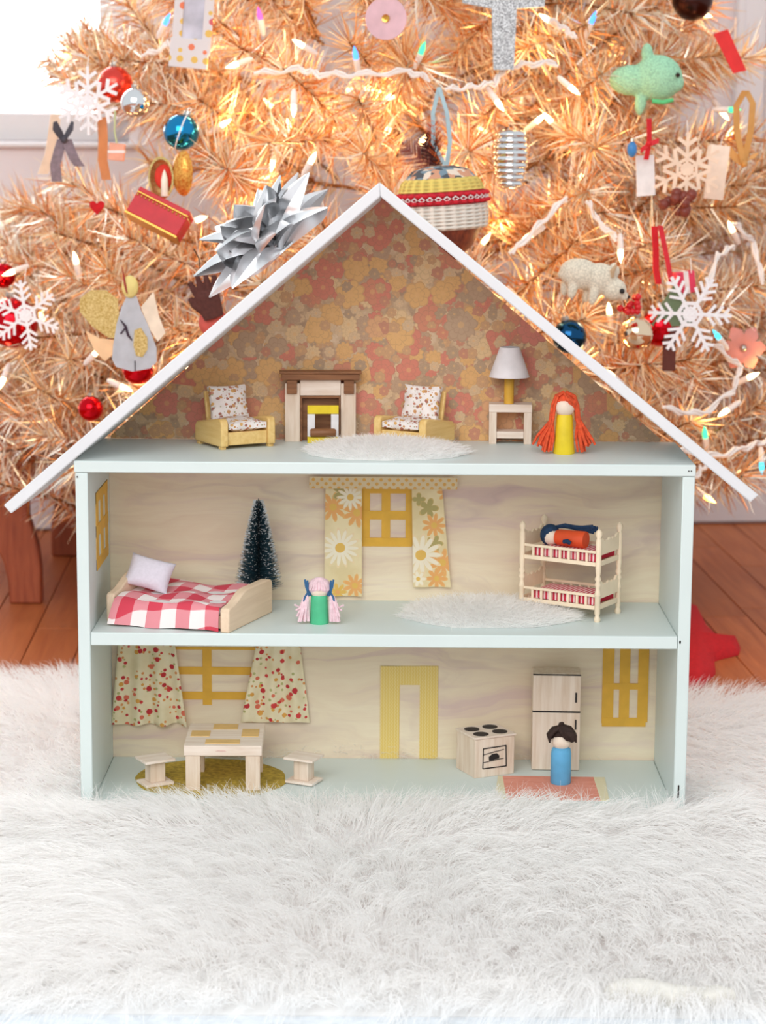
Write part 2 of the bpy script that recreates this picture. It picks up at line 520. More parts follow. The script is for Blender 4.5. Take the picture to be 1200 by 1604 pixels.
for k, (u0, u1, dp) in enumerate(((0.615, 0.63, 0.026), (0.63, 0.672, 0.016), (0.672, 0.69, 0.022), (0.69, 0.74, 0.012))):
    m = MB(); m.slab(u0, u1, -dp, 0, ZF+0.11, 2.3); m.build('moulding', M['trim'], tr, bevel=0.003)

# ================================================================== DOLLHOUSE
H, T, D = 0.31, 0.0124, 0.166
Z1B, Z1, Z2B, Z2 = 0.1644, 0.1777, 0.3417, 0.3536
house = thing('dollhouse', 'large open-fronted wooden dollhouse with pale mint shelves and white gable roof', 'dollhouse', (0, 0, 0))
def hpart(name, mb, mat, **k): return mb.build(name, mat, house, **k)
for sx in (-1, 1):
    m = MB(); m.slab(min(sx*H, sx*(H-T)), max(sx*H, sx*(H-T)), 0, D, -0.012, Z2B-0.0003); hpart('side_panel', m, M['mint'], bevel=0.0012)
m = MB(); m.slab(-H+T+0.0003, H-T-0.0003, 0.0006, D, Z1B, Z1); hpart('shelf', m, M['mint'], bevel=0.001)
m = MB(); m.slab(-H-0.0012, H+0.0006, -0.0006, D, Z2B, Z2); hpart('shelf', m, M['mint'], bevel=0.0012)
m = MB(); m.slab(-H+T+0.0003, H-T-0.0003, 0.0006, D, -0.012, 0); hpart('floor_board', m, M['mint'], bevel=0.001)
m = MB(); m.slab(-H+0.001, H-0.001, D+0.0003, D+0.005, -0.012, Z2B-0.0003); hpart('back_panel', m, M['ply'], smooth=False)
P = lambda x, y: tuple(atY(x, y, 0)[i] for i in (0, 2))
A_, B_, C_, D_ = P(6, 791), P(18, 804), P(596, 308), P(594.5, 285)
E_, F_ = P(1175, 786.5), P(1188, 775)
m = MB(); m.prism([A_, B_, C_, D_], -0.003, D+0.006, 'xz', (0, 0, -0.009)); hpart('roof_board', m, M['roof'], bevel=0.0014, label='left white roof board')
m = MB(); m.prism([D_, C_, E_, F_], -0.003, D+0.006, 'xz', (0, 0, -0.0045)); hpart('roof_board', m, M['roof'], bevel=0.0014, label='right white roof board')
m = MB(); m.prism([(-0.295, Z2+0.0003), (0.295, Z2+0.0003), (0.295, Z2+0.003), (C_[0], C_[1]-0.004), (-0.295, Z2+0.003)], D-0.001, D+0.004, 'xz')
hpart('wallpaper_panel', m, M['wallpaper'], smooth=False, label='floral papered gable wall')
m = MB()
for px, py in ((121, 747), (1079, 738), (1083, 738)):
    q = atY(px, py, -0.0006); m.box((q.x, -0.0006, q.z), (0.0012, 0.001, 0.0012))
q = atY(1063, 1230, 0); w = atY(1063, 1250, 0); m.box((q.x, 0.0, (q.z+w.z)/2), (0.0016, 0.0016, abs(q.z-w.z)))
q = atY(1065, 1006, 0); m.box((q.x+0.0003, 0.0005, q.z), (0.0018, 0.001, 0.003))
hpart('nail_hole', m, M['dark'], kind='stuff', smooth=False)

# tape windows: flat paper tape stuck on the walls, each strip a piece of its own
def tape_window(strips, mat, y, label, plane='xz', th=0.0006):
    n = node('tape_window', house); n['label'] = label
    for i, (u0, u1, w0, w1) in enumerate(strips):
        m = MB(); d = th*(1 + 0.17*i)
        if plane == 'xz': m.slab(u0, u1, y-d, y+0.0002, w0, w1)
        else: m.slab(y-0.0002, y+d, u0, u1, w0, w1)
        m.build('tape_strip', mat, n, smooth=False)
    return n
def wallxz(px, py): p = atY(px, py, D); return p.x, p.z
def strips_px(lst):
    out = []
    for a, b, c, d in lst:
        x0, z1 = wallxz(a, b); x1, z0 = wallxz(c, d); out.append((x0, x1, z0, z1))
    return out
tape_window(strips_px([(566, 763, 579, 855), (598, 765, 611, 853), (636, 763, 646, 855), (567, 763, 645, 773), (567, 800, 645, 814), (567, 842, 645, 856)]), M['yellowtape'], D, 'yellow tape window between the daisy curtains')
tape_window(strips_px([(317, 1013, 332, 1104), (262, 1044, 410, 1057), (262, 1083, 410, 1096), (262, 1013, 410, 1018)]), M['yellowtape'], D, 'yellow tape window behind the table')
tape_window(strips_px([(945, 1008, 960, 1133), (972, 1008, 985, 1128), (1001, 1008, 1014, 1131), (945, 1070, 1012, 1080), (943, 1124, 1011, 1138)]), M['yellowtape'], D, 'yellow tape window beside the fridge')
yz = lambda px, py: (lambda r, t: (CAM.y + r.y*t, CAM.z + r.z*t))(ray(px, py), (-(H-T) - CAM.x)/ray(px, py).x)
ya, yb = 0.055, 0.146
zt = lambda y, py: (atY(600, py, y)).z
tw = []
za, zb_ = zt(0.1, 765), zt(0.1, 884)
zm = (za+zb_)/2
tw += [(ya, ya+0.018, zb_, za), (yb-0.018, yb, zb_, za), ((ya+yb)/2-0.009, (ya+yb)/2+0.009, zb_, za), (ya, yb, za-0.011, za), (ya, yb, zb_, zb_+0.011), (ya, yb, zm-0.006, zm+0.006)]
tape_window(tw, M['yellowtape'], -(H-T), 'yellow tape window on the left inner wall', 'yz')
def zigzag():
    g = G('zigzag_yellow_tape', 0.6); x, y, z = g.xyz()
    tri = ((z*260).fract() - 0.5).abs()*0.0022
    ln = ((x + tri)*330).fract().lt(0.3)
    g.color(g.mix(ln*0.55, srgb(226, 196, 108), srgb(236, 220, 168))); return g.mat
M['zigzag'] = zigzag()
n = tape_window(strips_px([(596, 1043, 625, 1188), (658, 1043, 685, 1188), (596, 1043, 685, 1073)]), M['zigzag'], D, 'yellow zigzag tape doorway')
# curtains glued inside the house
def daisies():
    g = G('daisy_curtain_cloth', 0.85)
    x, y, z = g.xyz()
    c = g.ramp(g.noise(40, 3), [(0.35, srgb(222, 204, 158)), (0.65, srgb(238, 224, 184))])
    def flower(c, px, py, r_px, k, pet, core, cr=0.24):
        cx, cz = wallxz(px, py); rr = r_px/1465
        dx = x - cx; dz = z - cz
        r = (dx*dx + dz*dz).sqrt(); a = dz.atan2(dx)
        lob = (a*(k/2)).cos().abs()
        on = r.lt((lob*0.62 + 0.38)*rr)
        c = g.mix(on, c, g.mix(r.gt((lob*0.62+0.38)*rr*0.88)*0.5, pet, srgb(232, 190, 110)))
        return g.mix(r.lt(rr*cr), c, core)
    org, wht, yel, grn = srgb(232, 160, 84), srgb(244, 238, 220), srgb(226, 178, 66), srgb(160, 150, 86)
    for q in ((522, 793, 24, 9, org, yel), (559, 802, 24, 9, org, yel), (536, 770, 17, 5, grn, grn), (549, 778, 22, 12, wht, yel),
              (556, 916, 20, 9, org, yel), (529, 926, 15, 7, yel, org), (533, 857, 33, 15, wht, yel),
              (671, 795, 17, 5, grn, grn), (656, 781, 11, 4, grn, grn), (680, 822, 20, 9, org, yel), (681, 850, 14, 5, grn, grn),
              (693, 880, 24, 9, org, yel), (659, 868, 36, 13, wht, yel), (684, 905, 18, 8, org, yel), (700, 770, 16, 8, org, yel), (655, 905, 14, 7, wht, yel)):
        c = flower(c, *q)
    g.color(g.mix(0.22, c, srgb(226, 206, 160))); g.bump(g.noise(900, 2), 0.2, 0.0003); return g.mat
M['daisy'] = daisies()
def berries():
    g = G('berry_curtain_cloth', 0.85); x, y, z = g.xyz()
    base = g.ramp(g.noise(60, 2), [(0.3, srgb(226, 213, 176)), (0.7, srgb(238, 228, 198))])
    pal = [(0.0, srgb(190, 52, 58)), (0.4, srgb(216, 112, 88)), (0.62, srgb(205, 66, 66)), (0.85, srgb(216, 160, 78))]
    c = dots(g, x, z, 170, 0.26, base, [(0.0, srgb(180, 180, 120)), (0.5, srgb(216, 150, 90))], 0.9, 3.3, 0.4)
    c = dots(g, x, z, 112, 0.34, c, pal, 0.9, 0.0, 0.4)
    c = dots(g, x, z, 140, 0.26, c, pal, 0.9, 7.7, 0.24)
    g.color(c); g.bump(g.noise(900, 2), 0.2, 0.0003); return g.mat
M['berry'] = berries()
def curtain(x0t, x1t, x0b, x1b, ztop, zbot, folds, amp, mat, label, gap=0.004, wav=0.0):
    nx, nz = 40, 14
    m = MB(); vs = []
    for sgn in (0, 1):
        for j in range(nz+1):
            t = j/nz
            for i in range(nx+1):
                u = i/nx
                xx = (x0t + (x1t-x0t)*u)*(1-t) + (x0b + (x1b-x0b)*u)*t
                zz = ztop + (zbot-ztop)*t + wav*math.sin(u*17)*t
                yy = D - gap - amp*(0.45+0.55*t)*(1 + math.sin(u*folds*2*math.pi + 0.6*math.sin(t*3))) - sgn*0.0006
                vs.append((xx, yy, zz))
    N = (nx+1)*(nz+1); fs = []
    for j in range(nz):
        for i in range(nx):
            a = j*(nx+1)+i
            fs += [(a, a+1, a+nx+2, a+nx+1), (N+a, N+a+nx+1, N+a+nx+2, N+a+1)]
    for i in range(nx):
        fs += [(i, N+i, N+i+1, i+1)]; a = nz*(nx+1)+i; fs += [(a, a+1, N+a+1, N+a)]
    for j in range(nz):
        a = j*(nx+1); fs += [(a, a+nx+1, N+a+nx+1, N+a)]; a += nx; fs += [(a, N+a, N+a+nx+1, a+nx+1)]
    m.add(vs, fs); return hpart('curtain', m, mat, ang=80, label=label)
a, b = wallxz(510, 756), wallxz(508, 932); c, d = wallxz(567, 756), wallxz(567, 932)
curtain(a[0], c[0], b[0], d[0], a[1], b[1], 1.2, 0.0015, M['daisy'], 'left daisy-print curtain', 0.003)
a, b = wallxz(645, 757), wallxz(647, 918); c, d = wallxz(692, 757), wallxz(706, 922)
curtain(a[0], c[0], b[0], d[0], a[1], b[1], 1.2, 0.0015, M['daisy'], 'right daisy-print curtain', 0.003)
a, b = wallxz(186, 1006), wallxz(176, 1132); c, d = wallxz(275, 1006), wallxz(294, 1130)
curtain(a[0], c[0], b[0], d[0], a[1], b[1], 3.2, 0.0042, M['berry'], 'left berry-print curtain', 0.003, 0.0015)
a, b = wallxz(402, 1006), wallxz(378, 1128); c, d = wallxz(470, 1006), wallxz(486, 1130)
curtain(a[0], c[0], b[0], d[0], a[1], b[1], 2.7, 0.0042, M['berry'], 'right berry-print curtain', 0.003, 0.0015)
def polka():
    g = G('polka_dot_tape', 0.6); x, y, z = g.xyz()
    q = 110.0
    row = (z*q*2).floor(); u = (x*q + row*0.5).fract() - 0.5; w = (z*q*2).fract() - 0.5
    on = (u*u + w*w*0.25).sqrt().lt(0.2)
    g.color(g.mix(on, srgb(224, 204, 166), srgb(222, 172, 92))); return g.mat
M['polka'] = polka()
a, b = wallxz(485, 745), wallxz(716, 765)
m = MB(); m.slab(a[0], b[0], D-0.0075, D-0.0066, b[1], a[1]); hpart('valance', m, M['polka'], smooth=False, label='polka dot paper valance')

# ================================================================== ATTIC FURNITURE
def ditsy():
    g = G('flower_sprig_cloth', 0.9); x, y, z = g.xyz()
    base = g.ramp(g.noise(90, 2), [(0.3, srgb(226, 218, 214)), (0.7, srgb(242, 236, 232))])
    c = dots(g, x + y*0.5, z + y*0.6, 170, 0.36, base, [(0.0, srgb(200, 150, 100)), (0.35, srgb(168, 110, 96)), (0.6, srgb(214, 168, 104)), (0.85, srgb(190, 128, 108))], 0.85, 0, 0.75)
    c = dots(g, x + y*0.5, z + y*0.6, 260, 0.22, c, [(0.0, srgb(190, 130, 100)), (0.5, srgb(170, 165, 130))], 0.9, 5, 0.5)
    g.color(c); g.bump(g.noise(800, 2), 0.25, 0.0004); return g.mat
M['ditsy'] = ditsy()
def pillow(m, c, d, puff, rz=0, rx=0, nx=10, ny=10, wob=0.0):
    """a soft slab: thick in the middle, thin at its seams"""
    mt = Matrix.Translation(c) @ Matrix.Rotation(rz, 4, 'Z') @ Matrix.Rotation(rx, 4, 'X')
    vs = []; r2 = random.Random(3)
    for sgn in (-1, 1):
        for j in range(ny+1):
            for i in range(nx+1):
                u, w = i/nx*2-1, j/ny*2-1
                e = ((1-abs(u)**3)*(1-abs(w)**3))**0.5
                pinch = 1 - 0.06*(abs(u)**2)*(1-abs(w)**2) - 0.06*(abs(w)**2)*(1-abs(u)**2)
                vs.append(mt @ Vector((u*d[0]/2*pinch, w*d[1]/2*pinch, sgn*(d[2]/2 + puff*e) + r2.uniform(-wob, wob)*e)))
    N = (nx+1)*(ny+1); fs = []
    for j in range(ny):
        for i in range(nx):
            a = j*(nx+1)+i
            fs += [(a, a+nx+1, a+nx+2, a+1), (N+a, N+a+1, N+a+nx+2, N+a+nx+1)]
    ring = [i for i in range(nx)] + [j*(nx+1)+nx for j in range(ny)] + [ny*(nx+1)+i for i in range(nx, 0, -1)] + [j*(nx+1) for j in range(ny, 0, -1)]
    for k in range(len(ring)):
        a, b = ring[k], ring[(k+1) % len(ring)]; fs.append((a, b, N+b, N+a))
    m.add(vs, fs); return m
def armchair(loc, rz, label):
    t = thing('toy_armchair', label, 'armchair', loc, (0, 0, rz), 'toy armchairs in the attic room')
    w, d = 0.0635, 0.063
    for sx in (-1, 1):
        m = MB()
        prof = [(-d/2, 0.003), (d/2, 0.003), (d/2, 0.020), (d/2-0.004, 0.0245), (-d/2+0.010, 0.0318), (-d/2+0.004, 0.032), (-d/2+0.001, 0.0295), (-d/2, 0.026)]
        m.prism(prof, sx*w/2 - (0.0085 if sx > 0 else 0), sx*w/2 + (0.0085 if sx < 0 else 0), 'yz')
        m.build('arm', M['chairwood'], t, bevel=0.0016)
    m = MB(); m.slab(-w/2+0.0087, w/2-0.0087, -d/2+0.003, d/2-0.004, 0.004, 0.0175); m.build('seat_frame', M['chairwood'], t, bevel=0.0008)
    m = MB(); m.box((0, d/2-0.0075, 0.034), (w-0.019, 0.004, 0.043), rx=R(-12)); m.build('back_frame', M['chairwood'], t, bevel=0.001)
    for sx in (-1, 1):
        for sy in (-1, 1):
            m = MB(); m.box((sx*(w/2-0.004), sy*(d/2-0.006), 0.0015), (0.006, 0.006, 0.003)); m.build('foot', M['chairwood'], t, bevel=0.0005)
    m = MB(); pillow(m, (0, -0.006, 0.0235), (w-0.0195, 0.046, 0.006), 0.0035, wob=0.0012); m.build('seat_cushion', M['ditsy'], t, ang=60)
    m = MB(); pillow(m, (0, d/2-0.0165, 0.0425), (w-0.020, 0.038, 0.005), 0.0035, rx=R(76), wob=0.0012); m.build('back_cushion', M['ditsy'], t, ang=60)
    return t
cl = atZ(347, 707, Z2)
def corner_loc(px, py, z, lx, ly, rz, yfix=None):
    """origin so that the local point (lx, ly) of a thing turned by rz stands at that place"""
    p = atZ(px, py, z)
    if yfix is not None: q = atY(px, py, yfix); p = Vector((q.x, yfix, z))
    v = Matrix.Rotation(rz, 3, 'Z') @ Vector((lx, ly, 0)); return Vector((p.x - v.x, p.y - v.y, z))
armchair(corner_loc(347, 707, Z2, -0.0318, -0.0315, R(31), 0.078), R(31), 'toy wooden armchair with sprigged cushions left of the fireplace')
armchair(corner_loc(666, 699, Z2, 0.0318, -0.0315, R(-31), 0.088), R(-31), 'toy wooden armchair with sprigged cushions right of the fireplace, before the side table')

fp = thing('toy_fireplace', 'toy pale wood fireplace with dark brown mantel against the floral wallpaper', 'fireplace', (atY(502, 690, 0.15).x, 0.149, Z2), (0, 0, R(3)))
fp.scale = (1.06, 1.0, 1.075)
k = 1/1475
m = MB(); m.slab(-0.0355, -0.0205, 0, 0.012, 0, 0.058); m.build('pillar', M['balsa'], fp, bevel=0.0005)
m = MB(); m.slab(0.0205, 0.0355, 0, 0.012, 0, 0.058); m.build('pillar', M['balsa'], fp, bevel=0.0005)
m = MB(); m.slab(-0.0203, 0.0203, 0.0008, 0.012, 0.046, 0.0615); m.build('breast_panel', M['balsa_x'], fp, bevel=0.0004)
m = MB(); m.slab(-0.0355, 0.0355, 0.0105, 0.0125, 0.0, 0.046); m.build('firebox', M['walnut'], fp, smooth=False)
m = MB(); m.slab(-0.0203, 0.0203, 0.002, 0.006, 0.0435, 0.0458); m.slab(-0.0203, -0.0185, 0.002, 0.006, 0, 0.0435); m.slab(0.0185, 0.0203, 0.002, 0.006, 0, 0.0435); m.build('opening_trim', M['walnut'], fp, smooth=False)
m = MB(); m.slab(-0.041, 0.041, -0.007, 0.0125, 0.0680, 0.0705); m.slab(-0.039, 0.039, -0.005, 0.0125, 0.0618, 0.068); m.build('mantel', M['walnut'], fp, bevel=0.0006)
for sx in (-1, 1):
    m = MB(); m.slab(sx*0.0285-0.005, sx*0.0285+0.005, -0.0035, 0, 0.048, 0.0617); m.build('bracket', M['walnut'], fp, bevel=0.0005)
gr = thing('toy_fire_grate', 'yellow and white toy fire grate holding one brown log in the fireplace', 'fire grate', tuple(atY(506, 684, 0.138)), (0, 0, R(3)))
gr.location.z = Z2; gr.location.y = 0.139
m = MB(); m.slab(-0.0165, 0.0165, 0, 0.004, 0.031, 0.040); m.build('top_bar', M['yellow'], gr, bevel=0.0006)
m = MB(); m.slab(-0.0165, 0.0165, -0.001, 0.0085, 0, 0.0065); m.build('bottom_bar', M['yellow'], gr, bevel=0.0006)
for sx in (-1, 1):
    m = MB(); m.slab(sx*0.0125-0.004, sx*0.0125+0.004, 0, 0.0035, 0.0067, 0.0308); m.build('side_bar', M['lampshade'], gr, bevel=0.0005)
m = MB(); m.tube([(-0.0135, -0.001, 0.0112), (-0.012, -0.001, 0.0112), (0.012, -0.001, 0.0112), (0.0135, -0.001, 0.0112)], [0.0035, 0.0046, 0.0046, 0.0035], 10); m.build('log', M['walnut'], gr)

st = thing('toy_side_table', 'small pale wooden side table with a low shelf under the white lamp', 'side table', (atY(799, 690, 0.14).x, 0.139, Z2), (0, 0, R(-2)))
for sx in (-1, 1):
    m = MB(); m.slab(sx*0.0185-0.004, sx*0.0185+0.004, 0, 0.0225, 0, 0.034); m.build('leg_panel', M['balsa'], st, bevel=0.0004)
m = MB(); m.slab(-0.0228, 0.0228, -0.0005, 0.0235, 0.034, 0.0425); m.build('tabletop', M['balsa_x'], st, bevel=0.0005)
m = MB(); m.slab(-0.0143, 0.0143, 0.0005, 0.022, 0.0062, 0.0135); m.build('shelf', M['balsa_x'], st, bevel=0.0004)
lp = thing('toy_table_lamp', 'toy lamp with white cone shade and ochre post on the side table', 'lamp', (atY(797, 626, 0.15).x, 0.1475, Z2+0.0426), (0, 0, 0))
m = MB(); m.lathe([(0.0052, 0), (0.0052, 0.034), (0.0045, 0.0345)], 16); m.build('post', M['ochre'], lp)
m = MB(); m.lathe([(0.0216, 0.0285), (0.0104, 0.0600), (0.0098, 0.0600), (0.0210, 0.0285)], 32)
m.lathe([(0.0001, 0.0585), (0.0100, 0.0585)], 32); m.build('lamp_shade', M['lampshade'], lp, ang=30)

def yarn(m, pts, r, n=6):
    m.tube(pts, [r*0.92]+[r]*(len(pts)-2)+[r*0.8], n)
def peg(t, bodyprof, bodymat, headc, headr):
    m = MB(); m.lathe(bodyprof, 24); m.build('body', bodymat, t)
    m = MB(); m.ball(headc, headr, 20, 14, (1, 1, 0.96)); m.build('head', M['skin'], t)
p = atY(885, 707, 0.062)
d1 = thing('peg_doll', 'wooden peg doll in yellow with long orange-red yarn hair beside the side table', 'doll', (p.x, 0.075, Z2))
peg(d1, [(0.0001, 0), (0.0108, 0), (0.0112, 0.001), (0.0095, 0.018), (0.0085, 0.0375), (0.0075, 0.0405), (0.0001, 0.0415)], M['yellow'], (0, 0, 0.0485), 0.0108)
m = MB(); m.ball((0.001, 0.0028, 0.0523), 0.0126, 20, 12, (1.0, 0.92, 0.9))
r3 = random.Random(8)
for i in range(36):
    s = -1 if i % 2 else 1
    a = r3.uniform(-0.3, 1.35)
    sx = s*(0.0105 + 0.003*r3.random()); ln = r3.uniform(0.0, 0.006)
    out = r3.uniform(0.012, 0.021) + (0.008 if r3.random() < 0.3 else 0)
    yy = -0.004 + 0.011*r3.random()
    zz = r3.uniform(0.0015, 0.0035) if out < 0.02 else r3.uniform(0.006, 0.015)
    yarn(m, [(s*0.001, yy*0.5, 0.0640-0.002*r3.random()), (sx*0.72, yy*0.8-0.003, 0.0600), (sx, yy-0.0015, 0.050), (sx*1.12, yy-0.0015, 0.036), (s*out*0.95, yy-0.002, 0.018), (s*out*1.12, yy-0.0035, zz)], 0.00155)
for i in range(8):
    yarn(m, [(-0.001, -0.006, 0.0628), (0.0015+0.0011*i, -0.0098+0.0004*i, 0.0585-0.0006*i), (0.0042+0.0010*i, -0.0092+0.0007*i, 0.0535-0.0005*i), (0.0095, -0.0045+0.0005*i, 0.0475)], 0.0015)
m.build('hair', M['redhair'], d1)

# faux fur throws inside the house
def fur_rug(name, label, outline, zbase, hgt, seed, n, L, drift, cat='rug'):
    t = thing(name, label, cat, (outline[0][0], outline[0][1], zbase))
    ox, oy = outline[0]
    cx = sum(p[0] for p in outline)/len(outline); cy = sum(p[1] for p in outline)/len(outline)
    m = MB(); rings = []
    k = len(outline); vs = []; steps = (1.0, 0.97, 0.8, 0.5, 0.2)
    def hh(s): return hgt*(1 - s**2)**0.6 if s < 1 else 0
    for s in steps:
        for (x, y) in outline: vs.append((cx+(x-cx)*s-ox, cy+(y-cy)*s-oy, 0.0004 + (hh(s) if s < 1 else 0)))
    fs = [tuple(range(k-1, -1, -1))]
    for i in range(len(steps)-1):
        for j in range(k): fs.append((i*k+j, i*k+(j+1) % k, (i+1)*k+(j+1) % k, (i+1)*k+j))
    fs.append(tuple((len(steps)-1)*k+j for j in range(k)))
    m.add(vs, fs); m.build('rug_base', M['fur'], t)
    g = np.random.default_rng(seed)
    th = g.integers(0, k, n); s = np.sqrt(g.random(n)); fr = g.random(n)
    O = np.array(outline); e = O[th]*(1-fr)[:, None] + O[(th+1) % k]*fr[:, None]
    xy = np.array([cx, cy]) + (e-np.array([cx, cy]))*s[:, None]
    z = hgt*(1-np.minimum(s, 0.999)**2)**0.6
    root = np.column_stack([xy - np.array([ox, oy]), z])
    ang = np.arctan2(xy[:, 1]-cy, xy[:, 0]-cx)
    d = np.column_stack([np.cos(ang)*0.5*s + drift[0] + g.normal(0, 0.22, n), np.sin(ang)*0.5*s + drift[1] + g.normal(0, 0.22, n), 0.35 + 0.25*g.random(n)])
    d /= np.linalg.norm(d, axis=1, keepdims=True)
    bend = np.column_stack([g.normal(0, 0.1, n), g.normal(0, 0.1, n), -0.35*np.ones(n)])
    Ls = L*(0.6+0.5*g.random(n)); lim = (root[:, 2]+0.002)
    low = root[:, 2] + (d[:, 2]+bend[:, 2])*Ls < 0.0008
    bend[low, 2] = -d[low, 2] + (0.0008-root[low, 2])/Ls[low]*0.4
    ribbons('fur', root, d, Ls, 0.0006, M['fur'], t, 3, bend, kind='stuff')
    return t
def blob(cx, cy, rx, ry, k=28, seed=1, j=0.06):
    r4 = random.Random(seed); return [(cx+rx*math.cos(2*math.pi*i/k)*(1+r4.uniform(-j, j)), cy+ry*math.sin(2*math.pi*i/k)*(1+r4.uniform(-j, j))) for i in range(k)]
fur_rug('fur_rug', 'small white faux fur rug in front of the toy fireplace', blob(0.0, 0.064, 0.082, 0.05, seed=2), Z2, 0.012, 4, 7000, 0.014, (0, -0.2))
fur_rug('fur_rug', 'white faux fur rug on the middle shelf under the bunk bed', blob(0.112, 0.092, 0.092, 0.062, seed=5), Z1, 0.010, 6, 9000, 0.018, (0.1, -0.25))

# ================================================================== MIDDLE ROOM
BRZ = R(-21)
bed = thing('toy_bed', 'toy single bed with pale wooden ends under a red gingham blanket', 'bed', (0, 0, Z1), (0, 0, BRZ))
p = atY(353, 993, 0.001); v = Matrix.Rotation(BRZ, 3, 'Z') @ Vector((0.132, 0, 0))
bed.location = (p.x - v.x, 0.002 - v.y, Z1)            # local x runs along the bed, y towards the wall
BW, BL = 0.108, 0.132
def endboard(h0, h1, x0, x1, rise):
    n = 14; prof = [(0, 0)]
    prof += [(0, h0-0.004), (0.0015, h0-0.001)]
    for i in range(n+1):
        u = i/n
        s = 0.5 - 0.5*math.cos(math.pi*min(1, u/0.42)) if u < 0.42 else 1.0
        if u > 0.9: s = 1 - 0.12*((u-0.9)/0.1)**2
        prof.append((0.006+u*(BW-0.009), h0 + (h1-h0)*s))
    prof += [(BW, h1-0.004), (BW, 0)]
    m = MB(); m.prism([(a, b) for a, b in prof], x0, x1, 'yz'); return m
endboard(0.026, 0.0375, 0.126, 0.136, 1).build('footboard', M['birch'], bed, bevel=0.0015)
endboard(0.031, 0.045, -0.004, 0.005, 1).build('headboard', M['birch'], bed, bevel=0.0015)
m = MB(); m.slab(0.0055, 0.1255, 0.004, BW-0.003, 0.003, 0.016); m.build('bed_frame', M['birch'], bed, bevel=0.0006)
m = MB(); m.slab(0.007, 0.124, 0.003, BW-0.002, 0.0163, 0.0245); m.build('mattress', M['lampshade'], bed, bevel=0.003)
def gingham():
    g = G('red_gingham_cloth', 0.9); x, y, z = g.xyz()
    at = z - 0.0335
    u = (x*31.5 + 0.55).fract().lt(0.5); w = ((y - z)*31.5 + 0.2).fract().lt(0.5)
    s = u + w
    c = g.ramp(s*0.5, [(0.0, srgb(240, 228, 226)), (0.25, srgb(222, 142, 150)), (0.75, srgb(206, 66, 84))], True)
    g.color(c); g.bump(g.noise(900, 2), 0.25, 0.0003); return g.mat
M['gingham'] = gingham()
m = MB(); vs = []; NU, NV = 26, 22
def blanket(u, v):
    """u along the bed, v across: 0 at the hanging front hem, over the edge at 0.24, then over the top"""
    x = 0.0062 + u*0.1185
    if v < 0.24:
        t = v/0.24
        y = -0.0015 - 0.0015*math.sin(u*19)*(1-t) - 0.016*(1-u)**1.3*(1-t)**0.8 + 0.003*t**3; z = 0.0015 + 0.001*math.sin(u*9+1)*(1-t) + 0.0255*t
    else:
        t = (v-0.24)/0.76
        y = 0.0015 + t*(BW-0.006); z = 0.0268 + 0.0016*math.sin(u*11+t*5) + 0.0014*math.sin(t*13-u*6) + 0.0045*math.exp(-((u-0.0)**2+(t-0.9)**2)*30)
        z -= 0.0015*math.exp(-t*18)
    return (x, y, z)
for sgn in (0, 1):
    for j in range(NV+1):
        for i in range(NU+1):
            a = Vector(blanket(i/NU, j/NV)); 
            if sgn: a += Vector((0, 0.0009 if j/NV < 0.26 else 0, -0.0009 if j/NV >= 0.2 else 0))
            vs.append(a)
N = (NU+1)*(NV+1); fs = []
for j in range(NV):
    for i in range(NU):
        a = j*(NU+1)+i; fs += [(a, a+1, a+NU+2, a+NU+1), (N+a, N+a+NU+1, N+a+NU+2, N+a+1)]
for i in range(NU):
    fs.append((i, N+i, N+i+1, i+1)); a = NV*(NU+1)+i; fs.append((a, a+1, N+a+1, N+a))
for j in range(NV):
    a = j*(NU+1); fs.append((a, a+NU+1, N+a+NU+1, N+a)); a += NU; fs.append((a, N+a, N+a+NU+1, a+NU+1))
m.add(vs, fs)
bl = m.build('toy_blanket', M['gingham'], None, loc=bed.location, rot=(0, 0, BRZ), ang=70)
prop(bl, 'red and white gingham blanket spread over the toy bed', 'blanket')
p = atY(234, 902, 0.085)
m = MB(); pillow(m, (0, 0, 0), (0.047, 0.036, 0.002), 0.007, wob=0.0003)
M['lilac'] = plain('pale_lilac_cloth', (222, 216, 228), 0.9, gs=300, grain=0.03, bump=0.3)
prop(m.build('toy_pillow', M['lilac'], None, loc=(p.x, 0.087, Z1+0.0440), rot=(R(52), R(14), R(-4)), ang=70), 'pale lilac pillow leaning on the headboard of the toy bed', 'pillow')

# bottle brush tree
p = atY(405, 780, 0.128)
bt = thing('bottle_brush_tree', 'small dark teal bottle brush tree with white frosting behind the toy bed', 'toy tree', (p.x, 0.128, Z1))
HT = p.z - Z1
m = MB(); m.lathe([(0.0001, 0), (0.012, 0), (0.0125, 0.004), (0.010, 0.007), (0.0001, 0.008)], 20); m.build('base', M['birch'], bt)
m = MB(); m.lathe([(0.0012, 0.005), (0.0012, HT-0.003), (0.0001, HT)], 8); m.build('wire_stem', metalm('wire', (120, 120, 115), 0.4), bt)
n = 5200
tt = nrng.random(n)**0.8; zz = 0.016 + tt*(HT-0.019); an = nrng.random(n)*2*np.pi
Rz = 0.0235*(1-tt)**0.8 + 0.0018
root = np.column_stack([0.001*np.cos(an), 0.001*np.sin(an), zz])
dd = np.column_stack([np.cos(an), np.sin(an), 0.15+0.25*nrng.random(n)]); dd /= np.linalg.norm(dd, axis=1, keepdims=True)
M['teal'] = plain('dark_teal_bristle', (38, 72, 84), 0.7, gs=400, grain=0.25)
M['frost'] = plain('white_frost', (226, 232, 234), 0.7)
ribbons('bristles', root, dd, Rz*(0.9+0.2*nrng.random(n)), 0.0008, M['teal'], bt, 2, kind='stuff')
n2 = 1300; ii = nrng.integers(0, n, n2)
rt = root[ii] + dd[ii]*(Rz[ii]*0.88)[:, None]
ribbons('frosting', rt, dd[ii], np.full(n2, 0.0028), 0.0012, M['frost'], bt, 1, kind='stuff')

